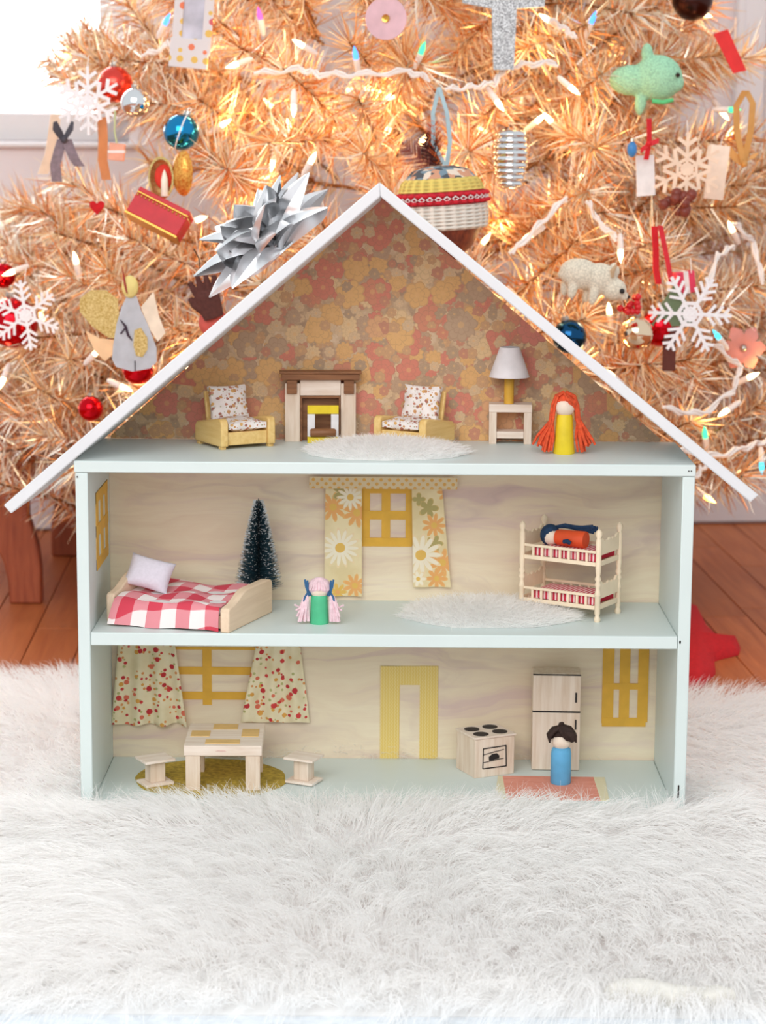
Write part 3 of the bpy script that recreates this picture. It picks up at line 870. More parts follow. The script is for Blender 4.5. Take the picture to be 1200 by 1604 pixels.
# pink haired doll
p = atY(500, 977, 0.05)
d2 = thing('peg_doll', 'wooden peg doll in green with pale pink pigtails tied in blue', 'doll', (p.x, 0.052, Z1))
peg(d2, [(0.0001, 0), (0.0096, 0), (0.0098, 0.001), (0.0086, 0.028), (0.0075, 0.031), (0.0001, 0.032)], M['green'], (0, 0, 0.0355), 0.0098)
m = MB(); m.ball((0, 0.0016, 0.0378), 0.0118, 20, 12, (1.05, 0.98, 0.86))
for i in range(7):
    x = -0.009+0.003*i; yarn(m, [(x*0.2, -0.003, 0.0478), (x*0.8, -0.0095, 0.0430), (x, -0.0105+abs(x)*0.35, 0.0362)], 0.0016)
m.build('hair', M['pinkhair'], d2)
for s in (-1, 1):
    m = MB(); r3 = random.Random(5+s)
    for i in range(11):
        a = i/10; ex = 0.011 + 0.014*a + r3.uniform(-0.001, 0.001); zz = 0.002 + (0.018*(a-0.72)/0.28 if a > 0.72 else 0)
        yarn(m, [(s*0.0098, -0.001, 0.033), (s*(0.0118+0.003*a), -0.0025-0.003*(1-a), 0.0285), (s*(0.0118+0.008*a), -0.0035-0.004*r3.random(), 0.017), (s*ex, -0.004-0.005*r3.random(), zz+0.001)], 0.0014)
    m.build('pigtail', M['pinkhair'], d2)
    m = MB(); 
    for k in range(3): yarn(m, [(s*0.0122, -0.002, 0.0335-0.0016*k), (s*0.0105, -0.0055, 0.0335-0.0016*k), (s*0.0085, -0.003, 0.0335-0.0016*k)], 0.0012)
    yarn(m, [(s*0.0115, -0.003, 0.033), (s*0.0135, -0.003, 0.039), (s*0.0148, -0.003, 0.0465)], 0.0014)
    yarn(m, [(s*0.0115, -0.003, 0.033), (s*0.0118, -0.003, 0.040), (s*0.0122, -0.003, 0.0455)], 0.0014)
    yarn(m, [(s*0.0115, -0.003, 0.033), (s*0.0145, -0.005, 0.028), (s*0.0158, -0.005, 0.0235)], 0.0013)
    m.build('hair_tie', plain('blue_yarn_tie', (58, 104, 146), 0.9, gs=300), d2)

# bunk bed
BK = R(-31); bw, bd, bh = 0.089, 0.050, 0.0985
p = atY(936, 968, 0.062)
v = Matrix.Rotation(BK, 3, 'Z') @ Vector((bw, 0, 0))
bunk = thing('toy_bunk_bed', 'cream toy bunk bed with turned posts and scalloped ends on the middle shelf', 'bunk bed', (p.x-v.x, 0.066-v.y, Z1), (0, 0, BK))
prof = [(0.0001, 0), (0.0028, 0), (0.0036, 0.0025), (0.0028, 0.005), (0.0022, 0.0065), (0.003, 0.009), (0.003, 0.0275), (0.0038, 0.0285), (0.0026, 0.0325), (0.0022, 0.0365), (0.0036, 0.0395), (0.0022, 0.0425), (0.0036, 0.0455), (0.0022, 0.0485), (0.0028, 0.053), (0.003, 0.0565), (0.003, 0.0865), (0.0022, 0.0885), (0.0036, 0.0925), (0.003, 0.096), (0.0001, 0.0985)]
for x in (0, bw):
    for y in (0, bd):
        m = MB(); m.lathe(prof, 14, (x, y, 0)); m.build('post', M['ivory'], bunk, ang=60)
for zb in (0.0125, 0.0585):
    for y in (0.0, bd):
        n = node('side_rail', bunk)
        for z in (zb, zb+0.0135):
            m = MB(); m.slab(0.0028, bw-0.0028, y-0.0012, y+0.0012, z, z+(0.0042 if z == zb else 0.0028)); m.build('rail', M['ivory'], n, bevel=0.0004)
        for i in range(1, 8):
            m = MB(); m.slab(0.0028+i*(bw-0.0056)/8-0.0012, 0.0028+i*(bw-0.0056)/8+0.0012, y-0.001, y+0.001, zb+0.0043, zb+0.0134); m.build('spindle', M['ivory'], n, smooth=False)
    for x in (0.0, bw):
        pr = [(0.002, zb+0.0115), (bd-0.002, zb+0.0115)]
        top = zb + 0.022
        for i in range(25):
            u = 1 - i/24
            bump_ = 0.0028*abs(math.sin(u*math.pi*5)) + 0.0085*(1-abs(2*u-1))**0.8*0 + 0.007*abs(2*u-1)**1.6 + 0.003*(math.exp(-((u-0.5)*7)**2))
            pr.append((0.002+u*(bd-0.004), top + bump_))
        m = MB(); m.prism(pr, x-0.0011, x+0.0011, 'yz'); m.build('end_panel', M['ivory'], bunk, ang=30)
        m = MB(); m.slab(x-0.0012, x+0.0012, 0.0025, bd-0.0025, zb, zb+0.0055); m.build('end_rail', M['ivory'], bunk, bevel=0.0004)
    m = MB(); m.slab(0.0028, bw-0.0028, 0.0014, bd-0.0014, zb+0.0005, zb+0.0025); m.build('slat_base', M['ivory'], bunk, smooth=False)
def stripes():
    g = G('red_striped_cloth', 0.9); x, y, z = g.xyz()
    on = (x*230).fract().lt(0.55)
    g.color(g.mix(on, srgb(238, 214, 214), srgb(196, 48, 72))); g.bump(g.noise(800, 2), 0.2, 0.0003); return g.mat
M['stripe'] = stripes()
for zb, nm in ((0.0151, 'lower'), (0.0611, 'upper')):
    m = MB(); pillow(m, (bw/2+0.003, bd/2, 0.0055), (bw-0.014, bd-0.006, 0.008), 0.0018)
    o = m.build('toy_mattress', M['stripe'], None, loc=bunk.location + Vector((0, 0, zb)), rot=(0, 0, BK), ang=70)
    prop(o, 'red and white striped mattress on the %s bunk of the toy bed' % nm, 'mattress')
zt_ = Z1 + 0.0611 + 0.0115
q = Matrix.Rotation(BK, 3, 'Z') @ Vector((0.030, 0.020, 0))
d3 = thing('peg_doll', 'wooden peg doll in orange with navy hair lying on the upper bunk', 'doll', (bunk.location.x+q.x, bunk.location.y+q.y, zt_+0.0085), (0, R(90), BK))
m = MB(); m.lathe([(0.0001, 0), (0.0001, 0.0001), (0.0075, 0.0005), (0.0085, 0.004), (0.0092, 0.033), (0.0088, 0.0345), (0.0001, 0.0345)], 24); m.build('body', M['orange'], d3)
m = MB(); m.ball((0, 0, -0.0065), 0.0095, 20, 14); m.build('head', M['skin'], d3)
m = MB(); m.ball((-0.001, 0.002, -0.0085), 0.0118, 20, 12, (1.0, 0.95, 0.9))
r3 = random.Random(4)
for i in range(10):
    a = i/9
    yarn(m, [(-0.009, 0.0055, -0.008+0.002*a), (-0.0105-0.002*a, 0.007, 0.006), (-0.0085-0.003*r3.random(), 0.009, 0.02), (-0.007-0.007*a, 0.008+0.003*r3.random(), 0.036+0.008*r3.random())], 0.0018)
yarn(m, [(0.002, -0.011, 0.014), (0.001, -0.0115, 0.018), (0.003, -0.0105, 0.022)], 0.0026)
m.build('hair', M['navyhair'], d3)

# ================================================================== KITCHEN
tb = thing('toy_table', 'pale wooden toy table with golden tape patches on its top between two stools', 'table', (atY(349, 1243, 0.034).x, 0.038, 0), (0, 0, R(1)))
for x in (-0.0315, 0.031):
    for y in (0.006, 0.072):
        m = MB(); m.slab(x-0.0075, x+0.0075, y-0.0055, y+0.0055, 0, 0.0385); m.build('leg', M['balsa'], tb, bevel=0.0005)
m = MB(); m.slab(-0.0405, 0.0405, -0.0005, 0.089, 0.0386, 0.0495); m.build('tabletop', M['balsa_x'], tb, bevel=0.0006)
M['goldtape'] = plain('golden_paper_tape', (222, 184, 120), 0.6)
for i, (x, y, w, d) in enumerate(((-0.026, 0.046, 0.020, 0.022), (-0.001, 0.073, 0.026, 0.020), (0.0265, 0.049, 0.018, 0.029), (-0.001, 0.0145, 0.036, 0.015))):
    m = MB(); m.slab(x-w/2, x+w/2, y-d/2, y+d/2, 0.0494, 0.0501); m.build('tape_patch', M['goldtape'], tb, smooth=False)
m = MB(); m.prism([(-0.008, 0.0438), (-0.002, 0.0432), (0.004, 0.0436), (0.002, 0.0446), (-0.005, 0.0447)], -0.0009, 0.0005, 'xz'); m.build('tape_patch', plain('pink_scrap', (222, 186, 176)), tb, smooth=False, label='small pink smudge')
def stool(loc, rz, label):
    t = thing('toy_stool', label, 'stool', loc, (0, 0, rz), 'toy stools by the kitchen table')
    m = MB(); m.slab(-0.016, 0.016, -0.013, 0.013, 0.0014, 0.0042); m.build('foot_plate', M['balsa_x'], t, bevel=0.0004)
    m = MB(); m.slab(-0.0085, 0.0085, -0.0075, 0.0075, 0.0043, 0.0268); m.build('column', M['balsa'], t, bevel=0.0006)
    m = MB(); m.slab(-0.017, 0.017, -0.0145, 0.0145, 0.0269, 0.0296); m.build('seat', M['balsa_x'], t, bevel=0.0004)
stool((atY(243, 1226, 0.06).x, 0.062, 0), R(30), 'pale wooden toy stool near the left wall beside the table')
stool((atY(476, 1221, 0.07).x, 0.072, 0), R(-24), 'pale wooden toy stool in the open floor right of the table')
m = MB(); m.prism(blob(-0.183, 0.083, 0.080, 0.073, 30, 3, 0.03), 0.0001, 0.0013, 'xy')
prop(m.build('gold_mat', M['goldcloth'], None, ang=30), 'round mustard gold mat under the toy table', 'mat')
sv = thing('toy_stove', 'toy wooden stove with four black burners and a drawn oven door', 'stove', (0.0975, 0.091, 0), (0, 0, R(25)))
m = MB(); m.slab(0, 0.0475, 0, 0.044, 0, 0.0425); m.build('body', M['balsa'], sv, bevel=0.0006)
m = MB(); m.slab(-0.001, 0.0490, -0.001, 0.045, 0.0426, 0.0448); m.build('stove_top', M['balsa_x'], sv, bevel=0.0005)
for x, y in ((0.0125, 0.011), (0.0125, 0.0325), (0.036, 0.0125), (0.035, 0.0335)):
    m = MB(); m.lathe([(0.0001, 0), (0.0083, 0), (0.0083, 0.0005), (0.0001, 0.0005)], 24, (x, y, 0.04475)); m.build('burner', M['black'], sv, smooth=False)
od = node('oven_door', sv)
def line(m, a, b, w=0.0011):
    a = Vector((a[0], 0, a[1])); b = Vector((b[0], 0, b[1])); c = (a+b)/2; L = (b-a).length
    m.box((c.x, -0.0002, c.z), (L+w*0.6, 0.0007, w), ry=-math.atan2(b.z-a.z, b.x-a.x))
m = MB()
q = ((0.0095, 0.0098), (0.0378, 0.0098), (0.0372, 0.0325), (0.0098, 0.0318))
for i in range(4): line(m, q[i], q[(i+1) % 4])
m.build('door_outline', M['black'], od, smooth=False)
m = MB(); line(m, (0.0105, 0.0252), (0.0345, 0.0285), 0.0006); line(m, (0.0105, 0.0165), (0.0345, 0.0188), 0.0006)
line(m, (0.018, 0.0265), (0.026, 0.0275), 0.0005); m.build('rack_line', M['black'], od, smooth=False)
m = MB(); m.prism([(0.017, 0.0178), (0.029, 0.0192), (0.0292, 0.0225), (0.0262, 0.0252), (0.0205, 0.0248), (0.0165, 0.022)], -0.0005, 0.0002, 'xz'); m.build('drawn_roast', M['black'], od, smooth=False)
fr = thing('toy_fridge', 'tall pale wooden toy fridge with two doors marked by black lines', 'fridge', (atY(833, 1202, 0.12).x, 0.124, 0), (0, 0, R(-2)))
fr.scale = (1.0, 1.0, 1.155)
m = MB(); m.slab(0, 0.0515, 0.003, 0.034, 0, 0.0925); m.build('body', M['balsa'], fr, bevel=0.0008)
dr = node('door', fr); m = MB(); m.slab(0.0002, 0.0513, 0, 0.0029, 0.0006, 0.0560); m.build('door_panel', M['balsa'], dr, bevel=0.0006)
m = MB(); m.slab(0.0458, 0.0474, -0.0008, 0.0002, 0.040, 0.0495); m.build('door_handle', M['black'], dr, smooth=False)
dr = node('door', fr); m = MB(); m.slab(0.0002, 0.0513, 0, 0.0029, 0.0573, 0.0915); m.build('door_panel', M['balsa'], dr, bevel=0.0006)
m = MB(); m.slab(0.0455, 0.0474, -0.0008, 0.0002, 0.066, 0.0755); m.build('door_handle', M['black'], dr, smooth=False)
m = MB(); m.slab(0.0, 0.0513, -0.0004, 0.003, 0.0561, 0.0572); m.slab(0.0, 0.0513, -0.0002, 0.003, 0.0916, 0.0922); m.build('door_line', M['black'], fr, smooth=False)
p = atY(879, 1227, 0.066)
M['salmon'] = None
g = G('salmon_woven_cloth', 0.9); x, y, z = g.xyz()
c = g.ramp(g.noise(1.0, 3, g.vec(x*30, y*500, 0.0)), [(0.35, srgb(214, 132, 112)), (0.65, srgb(232, 160, 140))])
edge = x.abs().gt(0.0485)
g.color(g.mix(edge, c, srgb(222, 212, 178))); g.bump(((y*900).sin() + (x*900).sin()), 0.3, 0.0003); M['salmon'] = g.mat
rgx = (atY(770, 1225, 0.06).x + atY(955, 1225, 0.06).x)/2
m = MB(); m.prism(blob(0, 0, 0.0595, 0.046, 4, 1, 0.0) if False else [(-0.0605, -0.039), (0.0575, -0.041), (0.0605, 0.040), (-0.0535, 0.043)], 0.0001, 0.0013, 'xy')
prop(m.build('salmon_mat', M['salmon'], None, loc=(rgx, 0.056, 0), smooth=False), 'flat salmon pink woven mat under the doll in blue', 'mat')
d4 = thing('peg_doll', 'wooden peg doll in blue with short dark brown hair on the salmon mat', 'doll', (p.x, 0.074, 0.0013))
peg(d4, [(0.0001, 0), (0.0102, 0), (0.0108, 0.001), (0.0108, 0.033), (0.0098, 0.0375), (0.0065, 0.0395), (0.0001, 0.0400)], M['blue'], (0, 0, 0.0465), 0.0105)
m = MB(); m.ball((0.0018, 0.0026, 0.0518), 0.0128, 20, 12, (1.06, 0.9, 0.86))
r3 = random.Random(12)
for i in range(16):
    s = -1 if i < 6 else 1
    y0 = -0.0075+0.012*r3.random()
    m.tube([(0.001, y0*0.5-0.001, 0.0625), (s*0.009, y0-0.001, 0.0590), (s*0.0135, y0, 0.0525), (s*(0.0128 if s < 0 else 0.0152), y0, 0.0445+0.0035*r3.random())], [0.002, 0.0028, 0.0028, 0.0008], 6)
for i in range(8):
    m.tube([(-0.004+0.001*i, -0.006, 0.0625), (0.000+0.0014*i, -0.0108+0.0003*i, 0.0575), (0.005+0.001*i, -0.0102+0.0004*i, 0.0510-0.0004*i), (0.0112, -0.006, 0.0465)], [0.0018, 0.0026, 0.0024, 0.0008], 6)
m.tube([(0.0, 0, 0.0615), (-0.0005, -0.001, 0.0655), (-0.001, -0.001, 0.0665)], [0.0035, 0.003, 0.001], 8)
m.build('hair', M['brownhair'], d4)

# ================================================================== RUG, SHEET, RED FELT
sh = MB(); sh.slab(-1.3, 1.3, -1.0, -0.42, ZF+0.0002, ZF+0.0022)
prop(sh.build('cotton_sheet', plain('pale_blue_white_cotton', (226, 232, 238), 0.9, gs=120), None, smooth=False), 'pale blue-white cotton sheet under the front edge of the fur rug', 'sheet')
rug = thing('faux_fur_rug', 'large white long-haired faux fur rug on the wooden floor under the dollhouse', 'rug', (0, 0, ZF+0.0025))
RX0, RX1, RY0 = -0.78, 0.76, -0.485
def rug_back(x): return 0.60 - 0.085*(x+0.45)/0.9
def bulge(x, y): return 0.016*np.exp(-((y+0.05)/0.032)**2)*(np.abs(x) < 0.42)*np.clip((0.42-np.abs(x))/0.06, 0, 1) + 0.010*np.exp(-((np.abs(x)-0.36)/0.025)**2)*np.clip((0.12-np.abs(y-0.05))/0.05, 0, 1)
def lump(x, y): return bulge(x, y) + 0.004*np.sin(x*9+1.3)*np.sin(y*11+0.4) + 0.003*np.sin(x*23+y*17)
nx, ny = 60, 44
vs = []
for j in range(ny+1):
    for i in range(nx+1):
        x = RX0+(RX1-RX0)*i/nx; yb = rug_back(x); y = RY0+(yb-RY0)*j/ny
        inside = abs(x) < 0.325 and -0.012 < y < 0.19
        z = 0.0142 if inside else 0.0142 + max(-0.004, float(lump(x, y)))
        e = min(1, (y-RY0)/0.05, (yb-y)/0.05, (x-RX0)/0.05, (RX1-x)/0.05)
        vs.append((x, y, 0.001 + (z-0.001)*max(0, e)**0.6))
fs = [(j*(nx+1)+i, j*(nx+1)+i+1, (j+1)*(nx+1)+i+1, (j+1)*(nx+1)+i) for j in range(ny) for i in range(nx)]
b0 = len(vs); vs += [(RX0, RY0, 0), (RX1, RY0, 0), (RX1, rug_back(RX1), 0), (RX0, rug_back(RX0), 0)]; fs.append((b0+3, b0+2, b0+1, b0))
m = MB(); m.add(vs, fs); m.build('rug_base', M['fur'], rug, ang=80)
g = np.random.default_rng(21)
def rugfur(n, x0, x1, y0, y1, Lm, name):
    x = x0+(x1-x0)*g.random(n); y = y0+(y1-y0)*g.random(n)
    yb = rug_back(x)
    ok = (y < yb-0.004) & (y > RY0+0.003) & ~((np.abs(x) < 0.318) & (y > -0.004) & (y < 0.178))
    x, y = x[ok], y[ok]; n = len(x)
    e = np.minimum.reduce([np.ones(n), (y-RY0)/0.05, (rug_back(x)-y)/0.05])
    z = 0.001 + (0.0132 + np.maximum(-0.004, lump(x, y)) - 0.001)*np.maximum(0, e)**0.6
    # clumps: strands of one tuft lean to a common tip
    cell = 0.016
    gx, gy = np.floor(x/cell), np.floor(y/cell)
    h = lambda a, b, s: np.modf(np.abs(np.sin(a*12.9898 + b*78.233 + s)*43758.5453))[0]
    cxr = (gx+0.5+0.8*(h(gx, gy, 1.0)-0.5))*cell; cyr = (gy+0.5+0.8*(h(gx, gy, 2.0)-0.5))*cell
    swx = 0.55*np.sin(y*5.3+x*3.1+0.6) + 0.45*np.sin(x*8.7-y*6.2)
    ax = 0.75*x/0.5 + 0.55*swx + 0.65*(h(gx, gy, 3.0)-0.5)
    ay = -1.0 + 0.55*np.sin(x*4.1+2.0) + 0.65*(h(gx, gy, 4.0)-0.5)
    lift = 0.36 + 0.30*h(gx, gy, 5.0)
    near = (np.abs(x) < 0.36) & (y > -0.09) & (y < 0)           # pile standing up in front of the open rooms
    k = np.where(near, (y+0.09)/0.09, 0)
    ay = ay*(1-k) + k*(0.25*(h(gx, gy, 6.0)-0.35)); lift = lift + 0.8*k*h(gx, gy, 7.0)
    back = np.clip((y-0.3)/0.3, 0, 1); ay = ay*(1-back) + back*0.9; lift = lift + 0.3*back
    side = (np.abs(x) > 0.318) & (np.abs(x) < 0.40) & (y > -0.02) & (y < 0.2); ax = np.where(side, np.sign(x)*np.abs(ax)*0.8, ax)
    d = np.column_stack([ax, ay, lift*1.3]); d /= np.linalg.norm(d, axis=1, keepdims=True)
    d += g.normal(0, 0.12, (n, 3)); d /= np.linalg.norm(d, axis=1, keepdims=True)
    L = Lm*(0.65+0.5*g.random(n))*(1 - 0.12*k)
    conv = np.column_stack([cxr-x, cyr-y, np.zeros(n)])/L[:, None]*0.5
    bend = conv + np.column_stack([0.2*(h(gx, gy, 8.0)-0.5), -0.1*np.ones(n), -0.42*np.ones(n)])
    endz = z + (d[:, 2]+bend[:, 2])*L
    low = endz < 0.006
    bend[low, 2] += (0.006-endz[low])/L[low]
    hang = (y < RY0+0.05)
    bend[hang, 2] -= 0.2
    return ribbons(name, np.column_stack([x, y, z]), d, L, 0.0009, M['fur'], rug, 4, bend, kind='stuff')
rugfur(105000, RX0, RX1, RY0, 0.02, 0.060, 'fur')
rugfur(60000, RX0, RX1, 0.02, 0.62, 0.055, 'fur')
n = 700                                   # long stray hairs that curl up over the open rooms
cx_ = g.choice(np.array([-0.29, -0.225, -0.16, -0.13, -0.075, 0.0, 0.06, 0.115, 0.16, 0.2, 0.265, 0.29]), n)
x = cx_ + g.normal(0, 0.013, n); y = -0.018 + 0.012*g.random(n)
d = np.column_stack([g.normal(0.12, 0.22, n) + (cx_ > 0)*-0.3, 0.28 + 0.4*g.random(n), 0.9 + 0.2*g.random(n)]); d /= np.linalg.norm(d, axis=1, keepdims=True)
ribbons('stray_hairs', np.column_stack([x, y, np.full(n, 0.016)]), d, 0.030 + 0.022*g.random(n), 0.0007, M['fur'], rug, 4, np.column_stack([g.normal(0, 0.2, n), -0.15*np.ones(n), -0.2*np.ones(n)]), kind='stuff')
m = MB(); vs = []
q0 = atZ(948, 1545, -0.01); q1 = atZ(1152, 1548, -0.01)
m.tube([(q0.x + (q1.x-q0.x)*i/8, q0.y + (q1.y-q0.y)*i/8 + 0.002*math.sin(i), 0.010+0.003*math.sin(i*0.8)) for i in range(9)], [0.006]+[0.011]*7+[0.006], 14, 1.0)
m.build('rolled_backing', plain('white_backing_cloth', (218, 215, 208), 0.9, gs=150), rug)

pts = [atZ(x, y, ZF+0.001) for x, y in ((1040, 940), (1090, 962), (1108, 985), (1130, 1012), (1160, 1018), (1157, 1026), (1128, 1033), (1119, 1036), (1121, 1056), (1098, 1078), (1085, 1082), (1010, 1085), (985, 1000))]
m = MB()
o0 = pts[0]
poly = [(p.x-o0.x, p.y-o0.y) for p in pts]
cxp = sum(p[0] for p in poly)/len(poly); cyp = sum(p[1] for p in poly)/len(poly)
n = len(poly); vs = [(a, b, 0) for a, b in poly] + [(a, b, 0.004) for a, b in poly] + [(cxp+(a-cxp)*0.86, cyp+(b-cyp)*0.86, 0.016+0.006*math.sin(i*2.1)) for i, (a, b) in enumerate(poly)] + [(cxp, cyp, 0.03)]
fs = [tuple(range(n-1, -1, -1))] + [(k*n+i, k*n+(i+1) % n, (k+1)*n+(i+1) % n, (k+1)*n+i) for k in range(2) for i in range(n)] + [(2*n+i, 2*n+(i+1) % n, 3*n) for i in range(n)]
m.add(vs, fs)
prop(m.build('felt_cloth', M['red'], None, loc=(o0.x, o0.y, ZF+0.0005), ang=60), 'crumpled bright red felt piece on the floorboards behind the right side of the dollhouse', 'felt')

# ================================================================== BENCH UNDER THE TREE
M['teak'] = wood('reddish_bench_wood', (164, 86, 54), (138, 66, 42), axis=2)
YB = 1.10
bench = thing('wooden_bench', 'low reddish brown wooden bench with scroll-cut plank legs under the tinsel tree', 'bench', (-0.30, YB, ZF+0.0006))
def at_(px, py, y): p = atY(px, py, y); return (p.x+0.30, p.z-ZF-0.0006)
ztop = at_(30, 690, YB)[1]+0.012
def leg_profile(flip, cx, w, h):
    """half of a scrolled plank, mirrored about its middle"""
    half = [(0.17, 0.0), (0.46, 0.0), (0.46, 0.20), (0.44, 0.34), (0.36, 0.52), (0.36, 0.60), (0.40, 0.72), (0.50, 0.86), (0.52, 1.0)]
    inner = [(0.17, 0.0), (0.165, 0.12), (0.13, 0.24), (0.07, 0.33), (0.0, 0.36)]
    out = [(cx+u*w, v*h) for u, v in half] + [(cx-u*w, v*h) for u, v in reversed(half)]
    out += [(cx-u*w, v*h) for u, v in inner[1:]] + [(cx+u*w, v*h) for u, v in reversed(inner[1:-1])]
    return out
x_r = at_(66, 900, YB)[0]
W_ = 0.17
m = MB(); m.prism(leg_profile(0, x_r-0.46*W_, W_, ztop), -0.012, 0.012, 'xz'); m.build('plank_leg', M['teak'], bench, bevel=0.003, smooth=True)
xl = at_(104, 850, YB+0.38)[0]
m = MB(); m.prism(leg_profile(0, xl+0.38*0.3, 0.3, ztop), 0.368, 0.392, 'xz'); m.build('plank_leg', M['teak'], bench, bevel=0.003)
m = MB(); m.prism(leg_profile(0, 0.55, 0.2, ztop), 0.368, 0.392, 'xz'); m.build('plank_leg', M['teak'], bench, bevel=0.003)
m = MB(); m.slab(-0.42, 0.72, -0.03, 0.42, ztop+0.0005, ztop+0.022); m.build('bench_top', M['teak'], bench, bevel=0.004)
m = MB(); m.slab(-0.20, 0.60, 0.34, 0.366, ztop-0.07, ztop-0.001); m.build('apron', M['teak'], bench, bevel=0.002)

# ================================================================== TINSEL TREE
AX, AY = 0.0, 1.25
def Rc(z): return float(np.interp(z, [0.1, 0.2, 0.45, 0.7, 0.9, 1.3], [0.66, 0.70, 0.66, 0.575, 0.50, 0.36]))
def front(px, py, off=0.0):
    r = ray(px, py); best = None
    y = 0.45
    while y < 1.2:
        p = CAM + r*((y-CAM.y)/r.y)
        if math.hypot(p.x-AX, p.y-AY) <= Rc(p.z)+off: return p
        y += 0.004
    return CAM + r*((1.08-CAM.y)/r.y)
def tinsel(name, c1, c2, metal=0.35, rough=0.42):
    g = G(name, rough, metal, 0.5)
    oi = g.n('ShaderNodeObjectInfo')
    g.color(g.mix(X(g, oi.outputs['Random']), srgb(*c1), srgb(*c2)))
    return g.mat
TM = [tinsel('copper_tinsel', (214, 138, 84), (222, 160, 104), 0.6, 0.32), tinsel('champagne_tinsel', (242, 219, 182), (236, 202, 156), 0.65, 0.3), tinsel('silver_tinsel', (251, 248, 238), (246, 239, 220), 0.45, 0.28)]
M['stem'] = plain('bronze_wire', (150, 104, 66), 0.5, 0.5)
tree = thing('christmas_tree', 'large champagne and copper tinsel Christmas tree filling the background behind the dollhouse', 'tree', (AX, AY, ztop+ZF+0.0006+0.0235))
tz = tree.location.z
m = MB(); m.lathe([(0.0001, -0.001), (0.05, -0.001), (0.05, 0.03), (0.018, 0.06), (0.016, 1.02), (0.0001, 1.03)], 16); m.build('trunk', M['stem'], tree)
bm_ = []
for k in range(7):
    L = (0.30, 0.28, 0.32, 0.26, 0.30, 0.34, 0.22)[k]
    n = 330
    s = g.random(n)**0.75
    an = g.random(n)*2*np.pi
    sway = np.array([g.normal(0, 0.02), g.normal(0, 0.02)])
    root = np.column_stack([sway[0]*s*s, sway[1]*s*s, s*L])
    ax = 0.45 + 0.5*s**6*g.random(n)*2 + g.normal(0, 0.15, n)
    rd = np.column_stack([np.cos(an), np.sin(an), ax]); rd /= np.linalg.norm(rd, axis=1, keepdims=True)
    ln = 0.054*(0.7+0.5*g.random(n))
    mi = g.choice(3, n, p=[0.32, 0.26, 0.42])
    o = ribbons('branch', root, rd, ln, 0.0026, TM, tree, 2, g.normal(0, 0.12, (n, 3)), mi=mi)
    # the wire along the middle
    me = o.data; bmm = bmesh.new(); bmm.from_mesh(me)
    st = MB(); st.tube([(0, 0, -0.02), (sway[0]*0.25, sway[1]*0.25, L*0.5), (sway[0], sway[1], L)], [0.003, 0.0025, 0.0012], 5)
    vv = [bmm.verts.new(v) for v in st.v]
    for q in st.f:
        fc = bmm.faces.new([vv[i] for i in q]); fc.material_index = 3
    bmm.to_mesh(me); bmm.free(); me.materials.append(M['stem'])
    bm_.append(o)
rt = random.Random(77)
cnt = 0
inv = cam.matrix_world.inverted()
def to_px(p):
    q = inv @ Vector(p); return 600 - F_PX*q.x/q.z, 802 + F_PX*q.y/q.z
def left_edge(y): return float(np.interp(y, [-200, 0, 60, 110, 165, 195, 270, 300, 350, 700], [190, 172, 85, 55, 110, 225, 235, 90, -200, -200]))
def right_edge(y): return float(np.interp(y, [-200, 0, 60, 130, 200, 260], [1090, 1120, 1145, 1180, 1240, 1400]))
placed = []
def put(tip, a, lift, kk=None, sc=1.0):
    global cnt
    dv = Vector((math.cos(a), math.sin(a), lift)).normalized()
    k = rt.randrange(7) if kk is None else kk
    o = bm_[k] if cnt < 7 and kk is None and False else bm_[k].copy()
    COL.objects.link(o)
    L = (0.30, 0.28, 0.32, 0.26, 0.30, 0.34, 0.22)[k]*sc
    q = dv.to_track_quat('Z', 'Y'); 
    o.rotation_euler = (q.to_matrix() @ Matrix.Rotation(rt.uniform(0, 6.28), 3, 'Z')).to_euler()
    o.scale = (sc, sc, sc)
    o.location = tip - dv*L - Vector(tree.location); cnt += 1
tries = 0
while cnt < 276 and tries < 40000:
    tries += 1
    inner = cnt >= 236
    z = rt.uniform(0.22, 1.2)
    a = R(-90 + rt.uniform(-112, 112))
    rr = Rc(z) - (rt.uniform(0.12, 0.2) if inner else rt.uniform(0.0, 0.05))
    if rt.random() > Rc(z)/0.7: continue
    tip = Vector((AX+rr*math.cos(a), AY+rr*math.sin(a), z))
    px, py = to_px(tip)
    if px < left_edge(py) + 25 or px > right_edge(py) - 20: continue
    if not inner and min(((tip-q).length for q in placed), default=9) < 0.068: continue
    placed.append(tip)
    put(tip, a + rt.uniform(-0.35, 0.35), rt.uniform(0.05, 0.6))
# single sprays that stick out of the outline
for px, py, y, a, lift in ((62, 95, 1.2, 168, 0.25), (95, 62, 1.15, 165, 0.35), (150, 30, 1.15, 150, 0.6), (75, 150, 1.2, 178, 0.1), (185, 5, 1.1, 140, 0.8), (240, 245, 1.0, 200, 0.15), (40, 300, 1.1, 175, 0.25), (100, 285, 1.0, 160, 0.5),
                           (1180, 60, 1.1, 20, 0.3), (1130, 20, 1.1, 30, 0.5), (1110, 772, 0.80, -60, -0.6), (1130, 735, 0.85, -35, -0.3), (60, 660, 0.9, 225, -0.2), (10, 650, 0.95, 200, 0.0)):
    put(atY(px, py, y), R(a), lift)
for o in bm_: bpy.data.objects.remove(o)

